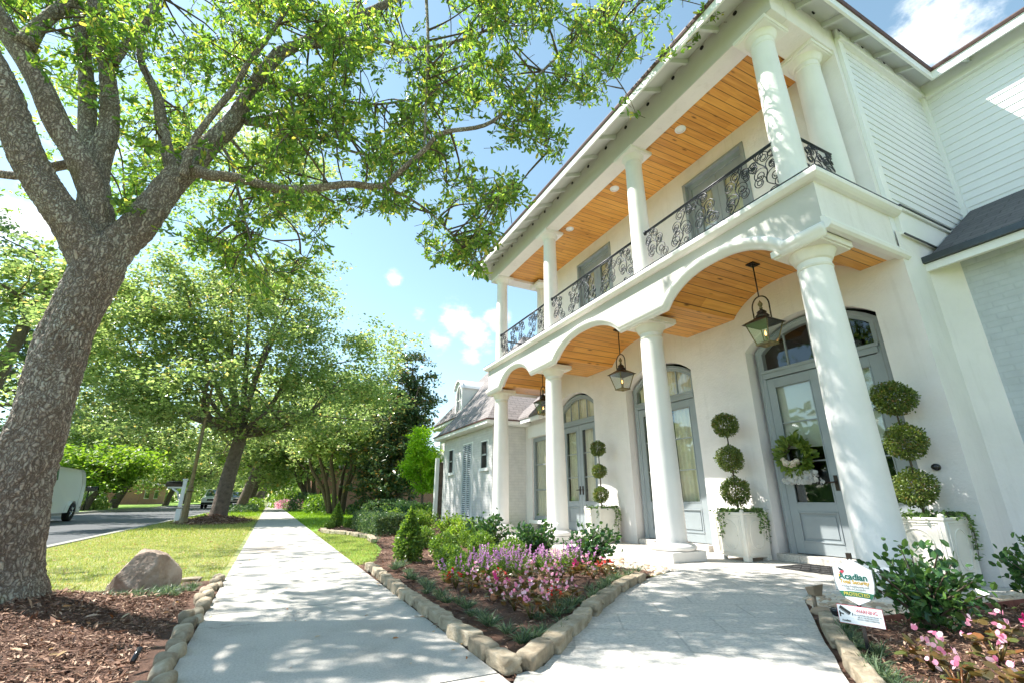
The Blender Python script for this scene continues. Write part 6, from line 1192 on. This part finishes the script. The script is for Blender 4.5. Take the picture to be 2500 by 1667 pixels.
# small bird-like emblem over the first letter
m = MB(); plate(m, [(0, 0), (.016, -.004), (.028, .010), (.014, .012)], .0015, .003, SC-.062, zc+.038); m.build('emblem', 'ink_red', pl); m = MB(); plate(m, [(0, .0), (.020, .002), (.008, .010), (-.006, .016)], .0015, .0034, SC-.056, zc+.049); m.build('emblem', 'ink_black', pl); m = MB(); plate(m, [(0, 0), (.008, .006), (.009, -.006), (.003, -.008)], .0034, .0044, SC-.066, zc+.026); m.build('emblem', 'ink_gold', pl)
T = thing('warning_sign', 'small white warning sign with a camera drawing and red WARNING lettering on the same stake', 'sign', (P0.x, P0.y, .186)); ws = [(-.0975, -.041), (.0975, -.041), (.0975, .041), (-.0975, .041)]
SM2 = lambda s, z, out: SM(s, z, out) @ Matrix.Rotation(-.03, 4, 'Z')
WC, WZ = .014, .187; m = MB(); plate(m, [(a*1.02, b*1.05) for a, b in ws], .001, .003, WC, WZ); m.build('sign_rim', 'ink_red', T); m = MB(); plate(m, ws, .003, .0045, WC, WZ); pl = m.build('sign_panel', 'sign_blue_white', T)
text_mesh('lettering', 'WARNING', .0235, SM(WC+.030, WZ+.021, .0056), 'ink_red', pl, .0, .82)
for i, s in enumerate(('ALL ACTIVITIES ARE RECORDED TO', 'AID IN THE PROSECUTION', 'OF ANY CRIME COMMITTED')): text_mesh('lettering', s, .0078, SM(WC+.032, WZ+.0035-.0095*i, .0056), 'ink_grey', pl, .0001, .95)
text_mesh('lettering', 'Acadian', .012, SM(WC-.066, WZ-.029, .0056), 'ink_black', pl, .0003)
m = MB(); a = R(-32); rot = lambda x, y: (x*math.cos(a)-y*math.sin(a), x*math.sin(a)+y*math.cos(a)); plate(m, [rot(-.025, -.0065), rot(.025, -.0065), rot(.025, .0075), rot(-.025, .0075)], .0045, .0056, WC-.064, WZ+.019); plate(m, [rot(-.025, -.011), rot(.022, -.011), rot(.022, -.0085), rot(-.025, -.0085)], .0045, .0056, WC-.064, WZ+.019)
plate(m, [(-.004, -.016), (.002, -.016), (.002, .010), (-.004, .010)], .0045, .0055, WC-.088, WZ+.002); plate(m, [(-.002, -.002), (.016, -.006), (.016, 0), (-.002, .004)], .0045, .0055, WC-.088, WZ+.002); plate(m, [(0, -.006), (.004, -.005), (.006, .007), (.003, .007)], .0045, .0055, WC-.036, WZ+.004); m.build('camera_drawing', 'ink_black', pl)
# path lights
T = thing('garden_spotlight', 'tan ribbed spotlight on a stake at the corner of the right bed', 'garden light', (3.70, 2.44, 0)); m = MB(); m.tube([(3.70, 2.44, -.05), (3.70, 2.44, .09)], .014, 8); m.build('stake', 'tan_lamp', T); m = MB()
m.add([(3.665, 2.405, .08), (3.72, 2.385, .08), (3.745, 2.455, .08), (3.69, 2.475, .08), (3.64, 2.39, .15), (3.715, 2.36, .165), (3.75, 2.45, .14), (3.675, 2.48, .13)], [(0, 3, 2, 1), (4, 5, 6, 7), (0, 1, 5, 4), (1, 2, 6, 5), (2, 3, 7, 6), (3, 0, 4, 7)]); 
m.build('lamp_head', 'tan_lamp', T, bevel=.004)
T = thing('garden_uplight', 'round black well light sitting in the pebbles behind the spotlight', 'garden light', (3.55, 2.20, 0)); m = MB(); m.lathe([(0, -.05), (.03, -.05), (.035, .03), (.04, .045), (.03, .05)], (3.55, 2.20, 0), 18); m.build('housing', 'black_plastic', T); m = MB(); m.lathe([(0, .047), (.03, .048)], (3.55, 2.20, 0), 18); m.build('lens', 'chrome', T)
m = MB(); p = gnd(338, 1632); m.tube([(p[0]-.03, p[1], .03), (p[0]-.02, p[1]+.05, .075)], .012, 10); tag(m.build('sprinkler_cap', 'black_plastic'), 'small black sprinkler head poking out of the oak mulch', 'sprinkler')
# ================================================================ STREET THINGS
lx, ly = -2.45, 19.3; T = thing('lamp_post', 'tall olive-bronze street lamp post beside the white mailbox', 'lamp post', (lx, ly, 0)); m = MB(); m.lathe([(.14, -.05), (.14, .10), (.11, .16), (.105, .20)], (lx, ly, 0), 18); m.lathe([(.105, .20), (.085, .8), (.08, .98)], (lx, ly, 0), 12, smooth=False); m.lathe([(.08, .98), (.115, 1.0), (.115, 1.04), (.09, 1.07), (.085, 1.12), (.10, 1.14), (.065, 1.2)], (lx, ly, 0), 18); m.build('post_base', 'lamp_pole', T)
m = MB(); m.lathe([(.062, 1.18), (.055, 2.3), (.062, 2.32), (.062, 2.36), (.053, 2.38), (.044, 4.6), (.06, 4.62), (.05, 4.70), (0, 4.78)], (lx, ly, 0), 14); m.build('pole', 'lamp_pole', T)
mx_, my_ = -2.95, 21.6; T = thing('mailbox', 'white-posted mailbox with a dark box standing at the kerb', 'mailbox', (mx_, my_, 0)); m = MB(); m.box(mx_-.08, mx_+.08, my_-.08, my_+.08, -.05, .42); m.box(mx_-.06, mx_+.06, my_-.06, my_+.06, .48, 1.42); m.box(mx_-.08, mx_+.08, my_-.08, my_+.08, 1.42, 1.48); m.build('post', 'white_vinyl', T, bevel=.01)
m = MB(); m.box(mx_-.50, mx_-.06, my_-.05, my_+.05, 1.14, 1.20); m.tube([(mx_-.08, my_, .75), (mx_-.16, my_, 1.0), (mx_-.36, my_, 1.14)], .03, 8); m.build('arm', 'white_vinyl', T); m = MB(); m.box(mx_-.56, mx_-.08, my_-.10, my_+.10, 1.20, 1.29)
m.tube([(mx_-.56, my_, 1.29), (mx_-.08, my_, 1.29)], .10, 16); m.build('box', 'bronze', T)
bx, by = -11.6, 44; T = thing('mailbox', 'thin black mailbox on the far lawn across the road', 'mailbox', (bx, by, 0)); m = MB(); m.tube([(bx, by, 0), (bx, by, 1.3)], .045, 8); m.build('post', 'black_plastic', T); m = MB(); m.box(bx-.15, bx+.5, by-.14, by+.14, 1.3, 1.5); m.tube([(bx-.15, by, 1.5), (bx+.5, by, 1.5)], .14, 12); m.build('box', 'black_plastic', T)
def wheel(T, x, y, r, w_, side):
    m = MB(); pr = [(r*.62, -w_/2), (r*.95, -w_/2), (r, -w_*.35), (r, w_*.35), (r*.95, w_/2), (r*.62, w_/2)]; v = []; n = 24
    for (rad, t) in pr:
        for j in range(n): a = 2*PI*j/n; v.append((x+t, y+rad*math.cos(a), r+rad*math.sin(a)-.12))
    m.add(v, [(i*n+j, i*n+(j+1) % n, (i+1)*n+(j+1) % n, (i+1)*n+j) for i in range(len(pr)-1) for j in range(n)], 0, True); wh = m.build('wheel', 'tyre', T); m = MB(); v = [(x+side*w_*.3, y, r-.12)]+[(x+side*w_*.38, y+r*.62*math.cos(2*PI*j/n), r+r*.62*math.sin(2*PI*j/n)-.12) for j in range(n)]; m.add(v, [(0, 1+j, 1+(j+1) % n) for j in range(n)]); 
    for k in range(6): a = k*PI/3; m.tube([(x+side*(w_*.42), y+.03*math.cos(a), r-.12+.03*math.sin(a)), (x+side*(w_*.42), y+r*.58*math.cos(a), r-.12+r*.58*math.sin(a))], .022, 5)
    m.build('rim', 'chrome', wh)
def vehicle(name, label, cat, x, y, prof, wd, wheels, wr, mat, win, face, group=None, tumble=.12, extra=None):
    """prof: side outline (along y, z) of the body; face = +1 when the front points to +y"""
    T = thing(name, label, cat, (x, y, 0), group); m = MB(); n = len(prof); v = []; W = wd/2
    rows = [(-W*.86, .97), (-W*.985, .995), (-W, 1), (W, 1), (W*.985, .995), (W*.86, .97)]; zm = max(z for _, z in prof)
    for xo, _ in rows:
        for (a, z) in prof:
            ins = tumble*max(0, (z-zm*.52))/(zm*.48); xx = xo*(1-ins); v.append((x+xx, y+face*a*(1 if abs(xo) > W*.9 else .99), z-.12))
    fs = [(i*n+j, i*n+(j+1) % n, (i+1)*n+(j+1) % n, (i+1)*n+j) for i in range(len(rows)-1) for j in range(n)]; fs += [tuple(range(n)), tuple(range(5*n+n-1, 5*n-1, -1))]; m.add(v, fs); m.build('body', mat, T, bevel=.03)
    for (ya, side) in wheels: wheel(T, x+side*(W-.10), y+face*ya, wr, .22, side)
    for q in win(x, y, W, face): w_ = MB(); w_.add(q, [tuple(range(len(q)))]); w_.build('window', 'car_glass', T)
    if extra: extra(T, x, y, W, face)
    return T
vp = [(-2.6, .35), (-2.62, .9), (-2.66, 1.5), (-2.56, 1.8), (-2.42, 2.0), (-2.15, 2.09), (1.0, 2.10), (1.4, 2.04), (2.05, 1.62), (2.75, 1.40), (2.85, 1.1), (2.88, .45), (2.3, .35), (2.2, .62), (1.95, .80), (1.7, .80), (1.45, .62), (1.36, .35), (-1.2, .35), (-1.3, .62), (-1.55, .80), (-1.8, .80), (-2.05, .62), (-2.15, .35)]
def vw(x, y, W, f): return [[(x+W*.99, y+f*.75, 1.45), (x+W*.99, y+f*1.7, 1.45), (x+W*.93, y+f*1.25, 1.95), (x+W*.93, y+f*.75, 1.95)], [(x-W*.8, y+f*2.02, 1.52), (x+W*.8, y+f*2.02, 1.52), (x+W*.74, y+f*1.5, 2.05), (x-W*.74, y+f*1.5, 2.05)]]
def vx(T, x, y, W, f): m = MB(); m.box(x-W*.95, x+W*.97, y-f*2.76, y-f*2.6, .30, .44); m.build('bumper', 'black_plastic', T)
vehicle('cargo_van', 'white cargo van on the road, half hidden by the big oak trunk', 'van', -8.45, 25.2, vp, 2.0, [(1.83, 1), (-1.68, 1), (1.83, -1), (-1.68, -1)], .37, 'white_car', vw, -1, None, .10, vx)
sp = [(-2.3, .4), (-2.35, 1.0), (-2.2, 1.72), (-1.9, 1.85), (.4, 1.85), (1.15, 1.15), (2.15, 1.02), (2.3, .8), (2.3, .4), (1.85, .38), (1.75, .6), (1.35, .6), (1.22, .38), (-1.2, .38), (-1.35, .6), (-1.72, .6), (-1.85, .38)]
def sw(x, y, W, f): return [[(x-W*.82, y+f*1.16, 1.08), (x+W*.82, y+f*1.16, 1.08), (x+W*.72, y+f*.46, 1.68), (x-W*.72, y+f*.46, 1.68)], [(x+W*1.005, y-f*1.9, 1.1), (x+W*1.005, y+f*.8, 1.1), (x+W*.9, y+f*.2, 1.62), (x+W*.9, y-f*1.8, 1.62)]]
def sx_(T, x, y, W, f):
    m = MB(); m.box(x-W*.5, x+W*.5, y+f*2.29, y+f*2.33, .62, .82); m.build('grille', 'black_plastic', T); m = MB(); m.box(x-W*.98, x+W*.98, y+f*2.28, y+f*2.38, .30, .48); m.build('bumper', 'tyre', T)
    for s in (-1, 1): m = MB(); m.box(x+s*W*.55, x+s*W*.92, y+f*2.27, y+f*2.34, .68, .84); m.build('headlight', 'headlight', T)
WH = [(1.55, 1), (-1.52, 1), (1.55, -1), (-1.52, -1)]
vehicle('parked_suv', 'white and blue-windowed suv coming up the road, front towards the camera', 'car', -5.15, 59, sp, 1.9, WH, .38, 'white_car', sw, -1, 'vehicles far up the street', .16, sx_)
simple('tan_car', (.42, .36, .32), .3, .03, 2); vehicle('parked_suv', 'tan pickup-sized vehicle parked far behind the mound oak', 'car', -3.9, 76, sp, 1.9, WH, .38, 'tan_car', sw, -1, 'vehicles far up the street', .16, sx_)
vehicle('parked_suv', 'pale car parked farthest, seen between two verge trunks', 'car', -3.3, 90, sp, 1.9, WH, .38, 'white_car', sw, -1, 'vehicles far up the street', .16, sx_)
# ---- houses
def simple_house(label, x0, x1, y0, y1, zw, slope, wall, roof, wins, doors=(), face='x+', cols=()):
    T = thing('neighbour_house', label, 'house', ((x0+x1)/2, (y0+y1)/2, 0), 'neighbouring houses'); m = MB(); m.box(x0, x1, y0, y1, -.1, zw); m.build('wall', wall, T); m = MB(); o_ = .45; h = (min(x1-x0, y1-y0)/2+o_)
    a = [(x0-o_, y0-o_, zw), (x1+o_, y0-o_, zw), (x1+o_, y1+o_, zw), (x0-o_, y1+o_, zw)]
    if y1-y0 > x1-x0: e, f = ((x0+x1)/2, y0-o_+h, zw+h*slope), ((x0+x1)/2, y1+o_-h, zw+h*slope); m.add(a+[e, f], [(0, 1, 4), (1, 2, 5, 4), (2, 3, 5), (3, 0, 4, 5), (0, 3, 2, 1)])
    else: e, f = (x0-o_+h, (y0+y1)/2, zw+h*slope), (x1+o_-h, (y0+y1)/2, zw+h*slope); m.add(a+[e, f], [(0, 1, 5, 4), (1, 2, 5), (2, 3, 4, 5), (3, 0, 4), (0, 3, 2, 1)])
    m.build('roof', roof, T)
    for (a_, b_, z0, z1) in wins:
        m = MB(); X = x1 if face == 'x+' else x0; s = 1 if face == 'x+' else -1
        m.box(X, X+s*.06, a_-.08, b_+.08, z0-.08, z1+.08); w_ = m.build('window', 'trim_white', T); m = MB(); m.box(X+s*.06, X+s*.075, a_, b_, z0, z1); m.build('pane', 'car_glass', w_)
    for (a_, b_, z1, mt) in doors: m = MB(); m.box(x1, x1+.06, a_, b_, 0, z1); m.build('garage_door', mt, T)
    for (a_, z1) in cols: m = MB(); m.box(x1+1.2, x1+1.5, a_-.15, a_+.15, 0, z1); m.build('porch_post', 'trim_white', T)
    return T
simple('tan_door', (.45, .38, .28), .6, .05, 2)
simple_house('low dark-brick house behind a bright clipped hedge across the road', -30, -19.5, 40, 56, 2.9, .5, 'red_brick', 'shingle_grey_y', [(43, 45, .9, 2.2), (49, 51, .9, 2.2)])
simple_house('tan-walled house with garage doors and white porch posts across the road', -32, -20.5, 60, 84, 3.0, .5, 'stucco', 'shingle_grey_y', [(62.5, 64, .9, 2.2)], [(76, 79, 2.5, 'tan_door'), (80, 83, 2.5, 'tan_door')], cols=[(64, 3), (67, 3), (70, 3)])
simple_house('dark-roofed far house beyond the white mailbox', -30, -18, 92, 112, 3.0, .5, 'red_brick', 'shingle_grey_y', [(95, 98, .9, 2.2), (102, 105, .9, 2.2)])
simple_house('red brick house behind the crape myrtles and magnolia', 3.4, 18, 44, 58, 3.3, .55, 'red_brick', 'shingle_warm_x', [(47, 48.6, .9, 2.3), (52, 53.6, .9, 2.3)], face='x-')
simple_house('pale house glimpsed far along the sidewalk on the right', 6.0, 18, 76, 92, 3.2, .55, 'stucco', 'shingle_warm_x', [(78, 80, .9, 2.3), (84, 86, .9, 2.3)], face='x-')
T = thing('side_gate', 'dark weathered gate between the far wing and the lime-green tree', 'gate', (6.0, 15.9, 0)); m = MB(); 
for k in range(6): m.box(5.02+k*.2, 5.19+k*.2, 15.75, 15.79, 0, 1.95)
m.build('boards', 'bark_far', T); m = MB(); m.box(4.9, 5.02, 15.7, 15.82, 0, 2.1); m.build('gate_post', 'trim_white', T)
# low hedges and far shrubs
def far_shrub(label, x, y, rx, ry, rz, mat, leaf, n=900, group='shrubs along the neighbours lawns'):
    T = thing('far_shrub', label, 'shrub', (x, y, 0), group); d = rng.normal(size=(n, 3)); d /= np.linalg.norm(d, axis=1)[:, None]; d[:, 2] = np.abs(d[:, 2]); d = np.clip(d*1.25, -1, 1); p = np.array([x, y, 0])+d*np.array([rx, ry, rz])*(.75+.3*rng.random((n, 1))); cloud('foliage', p, rdir(n, .3), rng.uniform(.7, 1.2, n)*leaf, mat, T, 'dia', width=1.2)
far_shrub('bright clipped hedge before the dark brick house', -17.5, 43, .8, 2.6, .95, 'leaf_lime', .22); far_shrub('pale leafy clump at the foot of the spreading far oak', -12.6, 50, .8, 1.6, .6, 'leaf_oak_far', .2); far_shrub('dark rounded shrub before the white porch posts', -17, 66, 1, 2.4, 1.3, 'leaf_dark', .28)
far_shrub('dark low shrubs under the distant verge trees', -1.6, 36, .9, 2.5, .38, 'leaf_dark', .14); far_shrub('clipped hedge where the verge trees meet the sidewalk', -1.3, 50, .8, 3.0, .8, 'leaf_box', .18)
for (lb, u, v, Y, rx, rz, mt, lf) in (('pink-flowering azalea mound beside the distant sidewalk', 714, 1235, 46, 1.3, .7, 'petal_pink', .12), ('yellow-green shrub behind the azalea mound', 712, 1232, 50, 1.8, 1.3, 'leaf_lime', .2), ('dark shrub under the smaller crape myrtle', 752, 1240, 36, 1.2, 1.1, 'leaf_dark', .16), ('green shrub under the larger crape myrtle', 790, 1242, 31, 1.1, .95, 'leaf_box', .15), ('dark shrub against the shaded brick', 900, 1246, 27, 1.0, .6, 'leaf_dark', .13), ('dark shrub at the foot of the magnolia', 945, 1246, 25, 1.2, .7, 'leaf_dark', .13), ('big-leaved shrub between magnolia and far wing', 1005, 1252, 20, .9, .6, 'leaf_oak_far', .12), ('low shrub left of the gate', 1045, 1256, 17.3, .6, .55, 'leaf_box', .09), ('shrub beside the lime-green tree', 960, 1256, 18.5, .8, .45, 'leaf_camellia', .09)):
    p = at(u, v, Y); far_shrub(lb, p[0], p[1], rx, rx*.9, rz, mt, lf, 1100)
bpy.context.view_layer.update()
